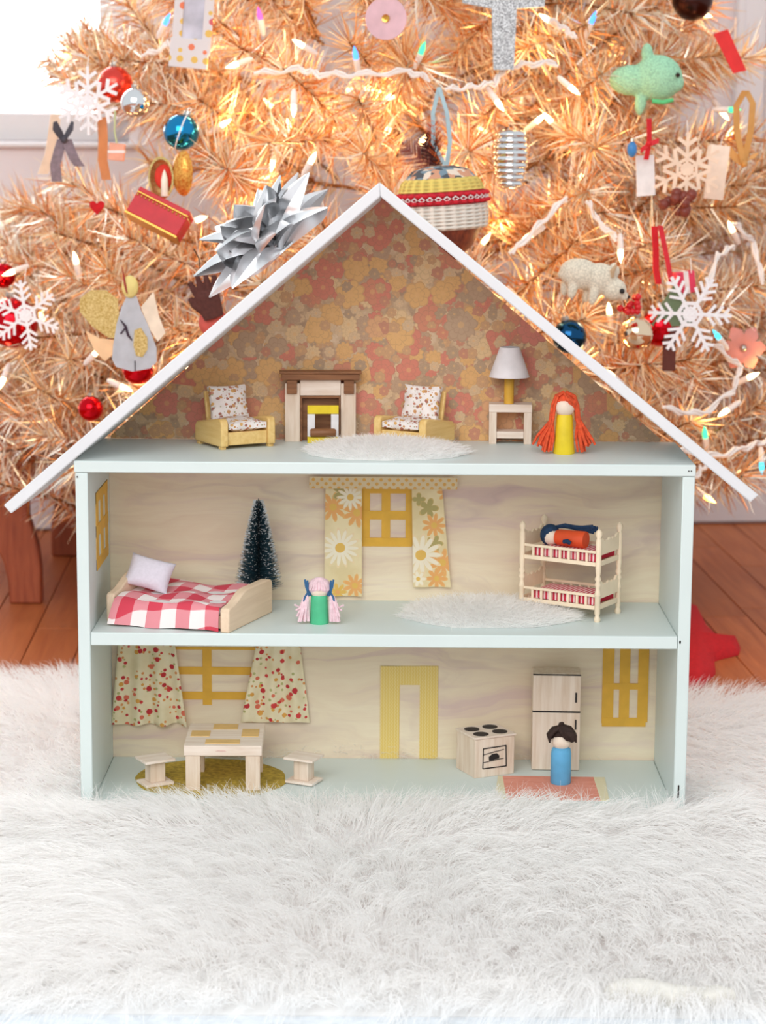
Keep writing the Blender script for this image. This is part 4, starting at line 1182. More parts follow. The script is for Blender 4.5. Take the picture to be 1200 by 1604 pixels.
# ------------------------------------------------------------------ fairy lights
M['cord'] = plain('white_plastic_cord', (238, 228, 222), 0.45)
M['warm'] = glow('warm_bulb', (255, 208, 140), 9)
GC = {'b': glow('blue_bulb', (60, 130, 255), 2.5, (80, 140, 240)), 'g': glow('green_bulb', (60, 220, 140), 2.2, (60, 200, 130)), 'p': glow('pink_bulb', (255, 60, 130), 2.5, (240, 80, 140)), 't': glow('teal_bulb', (60, 190, 220), 2.2, (80, 190, 220)), 'o': glow('amber_bulb', (255, 170, 50), 10)}
sl = thing('fairy_light_string', 'white cord of small glowing bulbs wound around the tinsel tree', 'string lights', tuple(front(620, 118, 0.02)))
so = Vector(sl.location)
def cord(pxs, off=0.012):
    P_ = []
    for i in range(len(pxs)-1):
        for t in np.linspace(0, 1, 6)[:-1 if i < len(pxs)-2 else None]:
            x = pxs[i][0]+(pxs[i+1][0]-pxs[i][0])*t; y = pxs[i][1]+(pxs[i+1][1]-pxs[i][1])*t
            p = front(x, y, off) - so
            P_.append(p + Vector((0, 0, 0.003*math.sin(len(P_)*1.7))))
    m = MB()
    for ph in (0, math.pi):
        m.tube([p + Vector((0.0022*math.cos(i*1.1+ph), 0, 0.0022*math.sin(i*1.1+ph))) for i, p in enumerate(P_)], 0.0024, 6)
    m.build('cord', M['cord'], sl)
for c in ([(400, 115), (470, 108), (500, 116), (560, 117), (640, 112), (672, 122)], [(700, 140), (740, 136), (775, 130), (790, 105), (825, 100), (872, 98)], [(800, 398), (845, 352), (888, 308)], [(920, 315), (940, 350), (965, 372)],
          [(1100, 470), (1125, 400), (1150, 385)], [(1120, 540), (1160, 575), (1150, 610), (1100, 650), (1040, 640)], [(1060, 705), (1125, 715), (1170, 700), (1200, 690)], [(225, 88), (265, 70), (285, 66)], [(370, 335), (405, 350), (420, 365)], [(1150, 350), (1180, 380), (1195, 440)], [(1088, 750), (1098, 735), (1115, 722)], [(900, 60), (885, 45), (860, 30)]):
    cord(c)
sock = MB(); sock.lathe([(0.0001, -0.026), (0.003, -0.026), (0.0048, -0.020), (0.0052, 0.0), (0.0001, 0.0005)], 12)
bulbm = MB(); bulbm.lathe([(0.0001, 0), (0.0040, 0.0005), (0.0046, 0.006), (0.0035, 0.012), (0.0012, 0.019), (0.0001, 0.021)], 12)
b0_ = {}
def bulb(px, py, kind='w', ang=None, off=-0.004, light=0.085):
    p = front(px, py, off)
    mt = M['warm'] if kind == 'w' else GC[kind]
    if kind not in b0_:
        b = bulbm.build('bulb', mt, sl); s_o = sock.build('socket', M['cord'], b); b0_[kind] = (b, s_o)
    else:
        b = b0_[kind][0].copy(); COL.objects.link(b); s2 = b0_[kind][1].copy(); COL.objects.link(s2); s2.parent = b
    a = R(rt.uniform(0, 360)) if ang is None else R(ang)      # 0 = right, 90 = up in the picture
    dv = Vector((math.cos(a), -0.45, math.sin(a)))
    b.rotation_euler = dv.to_track_quat('Z', 'Y').to_euler(); b.location = p - so; b.scale = (0.85, 0.85, 0.85)
    if light and kind in 'wo':
        d = bpy.data.lights.new('bulb_light', 'POINT'); d.energy = light; d.color = (1.0, 0.575, 0.23); d.shadow_soft_size = 0.012
        lo = bpy.data.objects.new('bulb_light', d); COL.objects.link(lo); lo.parent = sl; lo.location = p - so + dv.normalized()*0.03
for q in ((372, 100, 'w', 200), (475, 72, 'w', 150), (778, 158, 'w', -55), (893, 136, 'w', -40), (860, 32, 'w', 150), (782, 56, 'p', 80), (558, 92, 'b', 100), (659, 84, 'g', 70), (408, 30, 'p', 100),
          (832, 368, 'w', 210), (972, 392, 'w', -90), (1148, 362, 'w', 120), (955, 492, 'w', 100), (1172, 592, 'w', 30), (1140, 642, 'w', 210), (1104, 777, 'o', -30), (1105, 685, 'g', 100),
          (1193, 725, 't', -90), (1127, 530, 't', 130), (1172, 532, 'p', 60), (1142, 172, 'g', 0), (926, 36, 'b', 70), (960, 590, 'w', 140), (120, 412, 'w', 100), (22, 425, 'w', 200), (6, 592, 'w', 250), 
          (148, 555, 'w', 45), (190, 605, 'w', -20), (308, 345, 'w', 20), (486, 255, 'w', 60), (460, 165, 'w', -90), (110, 88, 'o', 180), (258, 38, 'b', 60)):
    bulb(*q)
for i in range(46):                       # extra unseen bulbs, added deep inside to light the tree's interior orange
    bulb(rt.gauss(650, 270), rt.uniform(-60, 620), 'w', None, -rt.uniform(0.10, 0.26), 0.13)

# ================================================================== ORNAMENTS ON THE TREE
def orn(name, label, cat, px, py, off=0.03, group=None, rot=(0, 0, 0)):
    return thing(name, label, cat, tuple(front(px, py, off)), rot, group)
def sz(t, px): return metres(px, t.location)
M['silver'] = metalm('silver_glass', (226, 228, 230), 0.06)
M['bow'] = metalm('silver_foil', (246, 247, 249), 0.33)
M['blueglass'] = metalm('blue_glass', (40, 136, 190), 0.1)
M['navyglass'] = metalm('dark_blue_glass', (30, 74, 112), 0.1)
M['redglass'] = metalm('red_glass', (206, 22, 34), 0.12)
M['cap'] = metalm('cap_metal', (190, 184, 176), 0.3)
def bauble(label, px, py, rpx, mat, off=0.03, caprot=(0, 0, 0), stripe=None):
    t = orn('glass_bauble', label, 'bauble', px, py, off, None, caprot)
    r = sz(t, rpx)
    m = MB(); m.ball((0, 0, 0), r, 32, 20); m.build('ball', mat, t)
    m = MB(); m.lathe([(0.0001, r*0.96), (r*0.24, r*0.96), (r*0.26, r*1.0), (r*0.24, r*1.2), (0.0001, r*1.22)], 14); m.build('cap', M['cap'], t)
    pts = [(0.1*r*math.cos(a), 0, r*1.32+0.12*r*math.sin(a)) for a in np.linspace(0, 2*math.pi, 9)]
    m = MB(); m.tube(pts, r*0.025, 5); m.build('hook_loop', M['cap'], t)
    if stripe:
        m = MB(); m.lathe([(r*0.995, -r*0.05), (r*1.012, 0), (r*0.995, r*0.05)], 32); m.build('painted_band', stripe, t, rot=(0, R(90), 0))
    return t
bauble('mirror silver glass bauble hanging left of the blue bauble', 212, 161, 23, M['silver'], 0.05)
bauble('bright blue glass bauble with a pale band on the upper left branches', 284, 207, 28, M['blueglass'], 0.04, (R(-10), R(20), 0), M['lampshade'])
bauble('deep blue glass bauble half hidden behind the right roof slope', 892, 527, 27, M['navyglass'], 0.02, (0, R(-15), 0))
bauble('shiny red glass bauble below the paper angel', 216, 578, 25, M['redglass'], 0.02)
bauble('silver glass bauble next to the red bauble and felt tree', 997, 522, 27, metalm('amber_silver_glass', (232, 206, 176), 0.06), 0.03)
bauble('red glass bauble behind the large white snowflake at right', 1034, 512, 31, M['redglass'], 0.018)
bauble('red glass bauble behind the left snowflake', 20, 505, 40, M['redglass'], 0.005)
bauble('small red glass bauble low in the left branches', 142, 640, 20, M['redglass'], 0.01)
bauble('coral red glass bauble behind the tinsel near the upper left snowflake', 180, 132, 28, metalm('coral_glass', (232, 80, 70), 0.25), -0.01)
bauble('pinkish red bauble peeking out at the left picture border', 5, 432, 20, M['redglass'], 0.0)
bauble('dark brown glass bauble at the top right of the tree', 1085, 0, 32, metalm('dark_brown_glass', (70, 44, 40), 0.25), 0.02)
bauble('dusty red ball under the brown hand ornament', 334, 505, 23, plain('dusty_red_felt', (204, 92, 82), 0.9), 0.02)

def snowflake(label, px, py, rpx, mat, style, off=0.045, rz=0):
    t = orn('snowflake_ornament', label, 'snowflake', px, py, off)
    r = sz(t, rpx); m = MB(); w = r*0.085; nb = [0]
    def bar(x0, z0, x1, z1, w):
        L = math.hypot(x1-x0, z1-z0); nb[0] += 1; m.box(((x0+x1)/2, 0, (z0+z1)/2), (L+w*0.5, 0.0022+0.00002*nb[0], w), ry=-math.atan2(z1-z0, x1-x0))
    for k in range(6):
        a = math.pi/3*k + rz + math.pi/2
        c, s = math.cos(a), math.sin(a)
        bar(0, 0, c*r, s*r, w)
        for f, l in (((0.42, 0.3), (0.62, 0.27), (0.82, 0.2)) if style == 0 else ((0.35, 0.36), (0.66, 0.3))):
            for sg in (-1, 1):
                b = a + sg*R(52); bar(c*r*f, s*r*f, c*r*f+math.cos(b)*r*l, s*r*f+math.sin(b)*r*l, w*(0.85 if style == 0 else 1.25))
        b = a + math.pi/6; bar(c*r*0.3, s*r*0.3, math.cos(a+math.pi/3)*r*0.3, math.sin(a+math.pi/3)*r*0.3, w)
    m.prism([(math.cos(math.pi/3*k+rz)*r*0.2, math.sin(math.pi/3*k+rz)*r*0.2) for k in range(6)], -0.0019, 0.0019, 'xz')
    m.build('flake', mat, t, smooth=False)
    m = MB(); m.tube([(0, 0, r*1.0), (0, 0.004, r*1.15), (0, 0.012, r*1.35)], 0.0006, 5); m.build('thread', M['cord'], t)
    return t
M['flake'] = glitter('white_glitter', (238, 232, 234), (248, 246, 248), 700, 0.4, 0.0)
M['flakewood'] = plain('pale_birch_ply', (238, 210, 186), 0.7)
snowflake('white glittery snowflake with rounded tips at the upper left of the tree', 138, 158, 52, M['flake'], 1, 0.06)
snowflake('white snowflake over a red bauble at the lower left of the tree', 40, 494, 54, M['flake'], 0, 0.05, R(8))
snowflake('large white lacy snowflake in front of the red bauble and felt tree', 1081, 492, 64, M['flake'], 0, 0.06, R(28))
snowflake('pale birch wood snowflake at the right side of the tree', 1076, 265, 56, M['flakewood'], 1, 0.05)

# silver gift bow on the left roof slope
bp = atY(441, 402, 0.075)
ux = Vector((0.76, 0, 0.65)).normalized()
bow = thing('gift_bow', 'large shiny silver gift bow with pointed loops on the left roof slope', 'gift bow', tuple(bp + Vector((-0.003, 0, 0.006))), (0, -math.atan2(0.65, 0.76), 0))
m = MB(); m.lathe([(0.0001, -0.004), (0.016, -0.004), (0.016, -0.002), (0.0001, -0.0015)], 20); m.build('bow_base', M['bow'], bow)
def loop(az, el, L, w, roll):
    """one folded loop: a shell of foil, wide at its middle, closing to a sharp point"""
    m = MB(); nu, nv = 14, 4; vs = []
    for sh in (0.0, 0.0006):
        for i in range(nu+1):
            u = i/nu
            hw = w*(0.30 + 0.70*math.sin(math.pi*min(1, u*1.25)/2)) * (1 - max(0, (u-0.5)/0.5)**1.7)
            ht = w*0.75*math.sin(math.pi*u*0.95 + 0.08)*(1-0.35*u)
            for j in range(nv+1):
                a = -1.75 + 3.5*j/nv
                vs.append((u*L, hw*math.sin(a)*(1-sh*40*0), ht*math.cos(a)*0.9 + 0.0045*math.sin(math.pi*u) - sh))
    N = (nu+1)*(nv+1); fs = []
    for i in range(nu):
        for j in range(nv):
            a = i*(nv+1)+j; q = (a, a+1, a+nv+2, a+nv+1); fs += [q, tuple(N+x for x in reversed(q))]
    for i in range(nu):
        a = i*(nv+1); fs.append((a, a+nv+1, N+a+nv+1, N+a)); a += nv; fs.append((a, N+a, N+a+nv+1, a+nv+1))
    for j in range(nv):
        fs.append((j, N+j, N+j+1, j+1)); a = nu*(nv+1)+j; fs.append((a, a+1, N+a+1, N+a))
    m.xf = Matrix.Rotation(az, 4, 'Z') @ Matrix.Rotation(-el, 4, 'Y') @ Matrix.Rotation(roll, 4, 'X')
    m.add(vs, fs)
    return m.build('loop', M['bow'], bow, ang=24)
rb = random.Random(2)
for cnt_, el, L, w, ph in ((8, 6, 0.088, 0.026, 0.2), (7, 27, 0.088, 0.026, 0.55), (6, 48, 0.080, 0.025, 0.1), (3, 68, 0.066, 0.022, 0.5)):
    for i in range(cnt_):
        loop(2*math.pi*i/cnt_ + ph + rb.uniform(-0.1, 0.1), R(el + rb.uniform(-5, 5)), L*rb.uniform(0.92, 1.06), w, rb.uniform(-0.5, 0.5))

# glittery letter T hanging from the tree
t = orn('letter_ornament', 'large silver glitter letter T hanging at the top of the tree', 'letter', 790, 20, 0.05)
k = sz(t, 1)
m = MB(); m.prism([(-16*k, -88*k), (16*k, -88*k), (19*k, 6*k), (62*k, 9*k), (64*k, 44*k), (-66*k, 38*k), (-66*k, 14*k), (-20*k, 6*k)], -0.008, 0.008, 'xz')
m.build('letter_face', glitter('silver_glitter', (120, 120, 122), (214, 216, 218), 700, 0.35, 0.6), t, smooth=False)
m = MB(); m.box((0, 0.001, 41*k+0.003), (0.004, 0.004, 0.008)); m.build('hanging_loop', M['cap'], t)

# pink disc with a golden eyelet
t = orn('paper_disc', 'pale pink round disc ornament with gold centre at the top of the tree', 'ornament', 605, 29, 0.05)
r = sz(t, 33)
m = MB(); m.lathe([(0.0001, -0.0025), (r, -0.0025), (r, 0.0025), (0.0001, 0.0025)], 40); m.build('disc', plain('pale_pink_enamel', (218, 178, 186), 0.5), t, rot=(R(90), 0, R(-12)))
m = MB(); m.lathe([(r*0.10, 0.0025), (r*0.2, 0.003), (r*0.18, 0.005), (r*0.1, 0.0045)], 20); m.ball((0, 0, 0.003), r*0.1, 10, 6); m.build('eyelet', metalm('gold', (220, 168, 80), 0.2), t, rot=(R(90), 0, R(-12)))

# photo frame with dots
t = orn('photo_frame', 'white dotted picture frame ornament hanging at the upper left', 'picture frame', 302, 40, 0.05, None, (0, R(5), 0))
k = sz(t, 1)
g = G('dotted_card', 0.6); x, y, z = g.xyz()
g.color(dots(g, x, z, 60, 0.26, srgb(214, 206, 206), [(0.0, srgb(224, 120, 84)), (0.35, srgb(222, 180, 90)), (0.7, srgb(206, 96, 100))], 0.5)); dotm = g.mat
for q in ((-31, -16, -44, 62), (16, 31, -44, 62)):
    m = MB(); m.slab(q[0]*k, q[1]*k, -0.003, 0.003, q[2]*k, q[3]*k); m.build('frame_side', dotm, t, bevel=0.001)
m = MB(); m.slab(-33*k, 28*k, -0.0035, 0.003, -66*k, -20*k); m.build('frame_foot', dotm, t, bevel=0.001)
m = MB(); m.slab(-31*k, 31*k, -0.003, 0.003, 62*k, 80*k); m.build('frame_head', dotm, t, bevel=0.001)
m = MB(); m.slab(-16*k, 16*k, 0.0, 0.002, -20*k, 62*k); m.build('photo', plain('faded_photo', (196, 192, 204), 0.25, gs=25, grain=0.2), t, smooth=False)

# acorn in a knitted cap
t = orn('acorn_ornament', 'wooden acorn in a knitted yellow, red and white cap with feathers, behind the roof ridge', 'ornament', 694, 345, 0.05, None, (0, R(-4), 0))
k = sz(t, 1)
m = MB(); m.lathe([(0.0001, -68*k), (18*k, -62*k), (44*k, -42*k), (58*k, -16*k), (62*k, 8*k), (60*k, 20*k), (0.0001, 22*k)], 32); m.build('nut', wood('dark_red_nut', (140, 66, 40), (84, 34, 24), axis=2), t)
def knit(name, c):
    g = G(name, 0.95); x, y, z = g.xyz(); cc = srgb(*c)
    a = y.atan2(x); hgt = (a*26 + (z*1400).sin()*0.8).sin() + (z*1400).sin()
    g.color(g.ramp(hgt*0.25+0.5, [(0.1, tuple(v*0.72 for v in cc[:3])+(1,)), (0.5, cc)])); g.bump(hgt, 0.7, 0.0015); return g.mat
kw, ky, kr = knit('white_knit', (236, 228, 216)), knit('yellow_knit', (236, 208, 112)), knit('red_knit', (204, 44, 58))
m = MB(); m.lathe([(66*k, -14*k), (70*k, -12*k), (72*k, 4*k), (71*k, 24*k), (67*k, 25*k)], 40); m.build('white_band', kw, t)
m = MB(); m.lathe([(67*k, 25*k), (71*k, 26*k), (69.5*k, 44*k), (66*k, 45*k)], 40); m.build('red_band', kr, t)
m = MB(); m.lathe([(66*k, 45*k), (68*k, 46*k), (63*k, 60*k), (56*k, 66*k)], 40); m.build('yellow_band', ky, t)
g = G('patchwork_cloth', 0.9); g.xyz(); v = g.voro(g.co, 130, 1.0, '3D'); rc = g.sep(v.outputs['Color'])
g.color(g.ramp(rc[0], [(0.0, srgb(206, 150, 120)), (0.3, srgb(120, 140, 152)), (0.5, srgb(226, 208, 190)), (0.75, srgb(80, 84, 90))], True))
m = MB(); m.lathe([(58*k, 64*k), (44*k, 78*k), (22*k, 84*k), (0.0001, 85*k)], 32); m.build('cap_crown', g.mat, t)
m = MB()
for row, zz, rr in ((0, 29, 72), (1, 40, 71)):
    for i in range(34): a = 2*math.pi*(i+row*0.5)/34; m.ball((rr*k*math.cos(a), rr*k*math.sin(a), zz*k), 4.2*k, 8, 5, (1.2, 1.2, 0.8))
m.build('red_stitches', plain('red_wool', (204, 34, 50), 0.95), t, kind='stuff')
m = MB()
for i in range(34):
    a = 2*math.pi*i/34; 
    for s in (-1, 1): b = a + s*0.07; m.tube([(71.5*k*math.cos(a), 71.5*k*math.sin(a), 31*k), (73*k*math.cos(b), 73*k*math.sin(b), 34.5*k), (71.5*k*math.cos(a), 71.5*k*math.sin(a), 38*k)], 1.3*k, 5)
m.build('white_stitches', plain('white_wool', (238, 226, 224), 0.95), t, kind='stuff')
def feather(cx, cz, dx, dz, L, w, mat, seed):
    rr = random.Random(seed); n = 150; rg = np.random.default_rng(seed)
    s = rg.random(n); side = np.where(rg.random(n) < 0.5, -1, 1)
    d = Vector((dx, 0, dz)).normalized(); pr = Vector((-d.z, 0, d.x))
    root = np.array([Vector((cx, 0, cz)) + d*L*q for q in s]) + np.column_stack([np.zeros(n), rg.normal(0, 0.002, n), np.zeros(n)])
    dd = np.array([pr*q*0.8 + d*0.75 for q in side]) + np.column_stack([np.zeros(n), rg.normal(0, 0.35, n), np.zeros(n)])
    dd /= np.linalg.norm(dd, axis=1, keepdims=True)
    return ribbons('feather', root, dd, w*np.sin(np.pi*np.clip(s*0.85+0.12, 0, 1))*(0.8+0.4*rg.random(n)), 0.0011, mat, t, 2)
fb, fo = plain('dark_brown_feather', (82, 38, 36), 0.8), plain('orange_feather', (216, 96, 36), 0.8)
feather(-6*k, 74*k, -0.75, 0.7, 70*k, 28*k, plain('plum_feather', (150, 82, 72), 0.8), 1)
feather(-4*k, 78*k, -0.25, 0.9, 62*k, 28*k, fb, 2); feather(-2*k, 78*k, -0.05, 1, 85*k, 22*k, fo, 3); feather(2*k, 76*k, -0.45, 0.85, 52*k, 26*k, fb, 4)
m = MB()
for s, x1 in ((-1, -6), (1, 16)):
    m.strip([Vector((10*k, -2*k, 80*k)), Vector((x1*k+s*2*k, -3*k, 120*k)), Vector((x1*k, -2*k, 165*k)), Vector((6*k, 2*k, 205*k))], Vector((3.2*k, 1*k, 0)), 0.0006)
m.build('ribbon_loop', plain('pale_blue_ribbon', (168, 194, 202), 0.5), t)

# ribbed silver ornament
t = orn('ribbed_ornament', 'ribbed silver barrel ornament hanging right of the knitted acorn', 'ornament', 800, 250, 0.05)
k = sz(t, 1); prof = [(0.0001, -46*k), (14*k, -45*k)]
for i in range(9):
    z = -42 + i*9.5; r = 28*math.sqrt(max(0.1, 1-((z-2)/62)**2))
    prof += [(r*0.9*k, z*k), (r*k, (z+3)*k), (r*k, (z+5.5)*k), (r*0.9*k, (z+8.5)*k)]
prof += [(15*k, 46*k), (0.0001, 46*k)]
m = MB(); m.lathe(prof, 32); m.build('barrel', M['silver'], t, ang=60)
m = MB(); m.tube([(-6*k, 0, 45*k), (0, 0, 58*k), (6*k, 0, 45*k)], 1*k, 5); m.build('hook_loop', M['cap'], t)

def soft(name, parent, balls, mat, vox):
    m = MB()
    for c, r, s in balls: m.ball(c, r, 16, 10, s)
    return m.build(name, mat, parent, remesh=vox)
def wool(name, c):
    g = G(name, 0.98); cc = srgb(*c); g.xyz(); v = g.voro(g.co, 420, 1.0, '3D'); d = X(g, v.outputs['Distance'])
    g.color(g.ramp(d, [(0.1, cc), (0.75, tuple(q*0.68 for q in cc[:3])+(1,))])); g.bump(d, -0.8, 0.002); return g.mat
# crocheted white bear
t = orn('knitted_bear', 'white crocheted bear ornament walking head down on the right branches', 'toy bear', 925, 440, 0.07, None, (0, R(10), 0))
k = sz(t, 1)
S = lambda x, y, z: (x*k, y*k, z*k)
soft('body', t, [(S(-18, 0, 8), 27*k, (1.25, 0.8, 0.9)), (S(14, 0, 6), 25*k, (1.1, 0.8, 1.0)), (S(38, -2, -6), 19*k, (1.1, 0.9, 0.95)), (S(54, -2, -14), 9*k, (1.2, 1, 0.8)),
                 (S(-46, 0, 2), 7*k, (1, 1, 1)), (S(-26, -10, -18), 9*k, (0.9, 0.9, 1.7)), (S(-36, 10, -16), 9*k, (0.9, 0.9, 1.7)), (S(8, -10, -20), 9*k, (0.9, 0.9, 1.9)), (S(0, 10, -18), 9*k, (0.9, 0.9, 1.9)),
                 (S(30, -12, 22), 11*k, (0.7, 0.5, 1.25)), (S(38, 12, 20), 9*k, (0.7, 0.5, 1.2))], wool('cream_wool', (236, 226, 206)), 2.2*k)
m = MB(); m.ball(S(50, -17, -6), 4.2*k, 12, 8); m.build('eye', M['black'], t)
m = MB(); m.ball(S(62, -4, -14), 3.5*k, 12, 8); m.build('nose', M['brownhair'], t)
m = MB(); m.tube([S(31, -17, 12), S(29, -18, 22), S(33, -17, 32)], [2*k, 4*k, 2*k], 8); m.build('inner_ear', plain('tan_wool', (190, 160, 128), 0.95), t)
# mint green crocheted animal
t = orn('knitted_animal', 'mint green crocheted animal ornament among the upper right branches', 'toy animal', 1022, 122, 0.0)
k = sz(t, 1)
soft('body', t, [(S(8, 0, 0), 40*k, (1.0, 0.7, 0.9)), (S(-32, 0, -4), 30*k, (1.2, 0.7, 0.8)), (S(-10, -6, 38), 12*k, (0.8, 0.6, 1.3)), (S(30, -4, -8), 20*k, (1.0, 0.8, 0.8)), (S(-18, -4, -40), 12*k, (0.8, 0.8, 1.6))], wool('mint_wool', (172, 226, 190)), 2.4*k)
m = MB(); m.ball(S(37, -22, 4), 3.6*k, 12, 8); m.build('eye', M['brownhair'], t)
m = MB(); m.tube([S(-2, -25, -36), S(14, -29, -38), S(30, -25, -34)], 3.5*k, 8); m.build('collar', plain('green_wool', (96, 196, 130), 0.95, gs=300), t)

# paper angel
t = orn('paper_angel', 'grey paper angel with gold glitter wing and yellow head at the left', 'angel', 207, 515, 0.07)
k = sz(t, 1)
m = MB(); m.prism([S2 for S2 in [(0*k, 58*k), (8*k, 50*k), (14*k, 30*k), (24*k, 8*k), (38*k, -30*k), (38*k, -52*k), (28*k, -62*k), (0, -67*k), (-26*k, -60*k), (-32*k, -48*k), (-30*k, -26*k), (-24*k, 8*k), (-16*k, 34*k), (-8*k, 50*k)]], -0.0012, 0.0012, 'xz')
m.build('gown', plain('grey_paper', (186, 186, 192), 0.7), t, ang=30)
m = MB(); m.ball((-2*k, -0.003, 66*k), 14*k, 20, 12, (0.95, 0.5, 1.25)); m.build('head', plain('pale_yellow_wood', (226, 206, 130), 0.6), t)
gg = glitter('gold_glitter', (196, 160, 84), (236, 214, 150), 700, 0.3, 0.7)
def pxpoly(lst): return [(x*k, z*k) for x, z in lst]
m = MB(); m.prism(pxpoly([(-22, 46), (-40, 60), (-64, 60), (-82, 46), (-82, 26), (-64, 4), (-38, -14), (-26, -16), (-20, 10)]), 0.0016, 0.0036, 'xz'); m.build('wing', gg, t, label='gold glitter wing', ang=30)
m = MB(); m.prism(pxpoly([(14, 34), (34, 58), (42, 20), (52, -6), (40, -20), (24, 4)]), 0.0016, 0.0036, 'xz'); m.build('wing', plain('cream_paper', (238, 218, 196), 0.8), t, label='plain cream wing', ang=30)
m = MB(); m.prism(pxpoly([(-74, -4), (-52, -16), (-30, -18), (-30, -40), (-44, -52), (-60, -36)]), 0.0042, 0.006, 'xz'); m.build('wing', plain('peach_paper', (240, 196, 152), 0.8), t, label='peach lower wing', ang=30)
m = MB(); m.prism(pxpoly([(4, -2), (14, 2), (24, -14), (24, -32), (16, -44), (6, -42), (2, -26)]), -0.0026, -0.001, 'xz'); m.build('gown_glitter', gg, t, ang=30)
m = MB(); m.tube([S(4, -1.8, -66), S(4, -1.8, -50)], 1*k, 5); m.build('dark_stroke', plain('black_ink', (60, 50, 60), 0.7), t)
m = MB(); m.tube([S(-18, -2.2, 14), S(-10, -2.5, 4), S(-6, -2.2, -10), S(0, -2, -18)], [1.5*k, 5*k, 5*k, 2*k], 7, 0.4); m.tube([S(-10, -2.2, 2), S(-18, -2.2, -8)], 1.5*k, 5); m.build('dark_print', plain('plum_ink', (66, 44, 60), 0.7), t)
m = MB(); m.tube([S(-6, -9, 56), S(-9, -9.5, 70), S(-13, -9, 96)], [2*k, 4*k, 0.8*k], 7, 0.5); m.build('candle_flower', plain('crimson', (160, 34, 44), 0.7), t)

# brown hand
t = orn('hand_ornament', 'dark brown five-fingered hand ornament beside the silver bow', 'hand ornament', 325, 466, 0.05, None, (0, R(-14), 0))
k = sz(t, 1); m = MB()
m.tube([S(2, 0, -34), S(1, 0, -20), S(0, 0, 2), S(0, 0, 10)], [7*k, 8*k, 9*k, 7*k], 14, 2.3)
for x, l, a in ((-16, 24, -0.2), (-6, 32, -0.06), (5, 33, 0.05), (15, 26, 0.16)):
    m.tube([S(x*0.8, 0, 2), S(x+a*10, -1, 6+l*0.45), S(x+a*26, -0.5, 6+l)], [5*k, 5*k, 3.6*k], 8, 1.1)
m.tube([S(-12, 0, -20), S(-22, -1, -8), S(-27, -1, 6)], [5.5*k, 5*k, 4*k], 8, 1.2)
m.build('hand', plain('dark_brown_felt', (88, 48, 42), 0.9, gs=200, grain=0.12), t, remesh=1.3*k)
m = MB(); m.tube([S(0, 0, 44), S(2, 2, 62), S(-2, 3, 78)], 1*k, 5); m.build('thread', M['brownhair'], t)

# red box
t = orn('red_box_ornament', 'small red box ornament with gold trim tilted on the left branches', 'box', 250, 338, 0.06, None, (R(-24), R(25), R(-14)))
k = sz(t, 1)
rb_ = plain('crimson_lacquer', (196, 36, 46), 0.4); gd = metalm('gold_trim', (214, 166, 84), 0.3)
m = MB(); m.slab(-46*k, 46*k, -18*k, 18*k, -21*k, 14*k); m.build('box_body', rb_, t, bevel=0.0015)
m = MB(); m.slab(-46*k, 46*k, -18.5*k, 18*k, 16*k, 24*k); m.build('lid', rb_, t, bevel=0.0012)
m = MB(); m.slab(-45.5*k, 45.5*k, -19*k, 18*k, 14*k, 16*k); m.build('gold_rim', gd, t, smooth=False)
m = MB()
for i in range(13): m.ball(S(-42+i*7, -18.5, 10.5), 2.0*k, 8, 5)
m.build('gold_beads', gd, t, kind='stuff')
m = MB(); m.slab(-46.5*k, 46.5*k, -18.8*k, 18.5*k, -24*k, -21*k); m.build('base_rim', gd, t, smooth=False)

# open walnut with a candle
t = orn('walnut_ornament', 'gold glitter walnut halves ornament with a white candle inside', 'ornament', 262, 275, 0.06)
k = sz(t, 1)
og = glitter('amber_glitter', (206, 116, 40), (238, 186, 92), 500, 0.35, 0.6)
def half(c, rx, rz, mat, inside, ry):
    m = MB(); n, kk = 20, 8; vs = []; fs = []
    for s in (1.0, 0.86):
        for i in range(kk+1):
            th = math.pi/2*i/kk
            for j in range(n):
                a = 2*math.pi*j/n; vs.append((math.cos(a)*math.cos(th)*rx*s, math.sin(th)*rx*0.8*s, math.sin(a)*math.cos(th)*rz*s))
    N = (kk+1)*n
    for i in range(kk):
        for j in range(n):
            a, b, c2, d = i*n+j, i*n+(j+1) % n, (i+1)*n+(j+1) % n, (i+1)*n+j
            fs += [(a, b, c2, d), (N+a, N+d, N+c2, N+b)]
    fs += [(j, N+j, N+(j+1) % n, (j+1) % n) for j in range(n)]
    m.add(vs, fs); return m.build('nutshell', mat, t, loc=c, rot=(0, 0, ry))
half(S(-10, 0, -4), 22*k, 34*k, gg, 0, R(-18)); half(S(26, 0, 4), 20*k, 36*k, og, 0, R(140))
m = MB(); m.ball(S(-6, 9, -2), 15*k, 14, 10, (1, 0.4, 1.3)); m.build('red_lining', plain('red_flock', (220, 60, 46), 0.9), t)
m = MB(); m.lathe([(0.0001, -32*k), (6*k, -32*k), (5.5*k, -6*k), (3*k, 4*k), (0.0001, 10*k)], 14, S(-4, -3, 0)); m.build('candle', plain('white_wax', (246, 232, 212), 0.4), t)

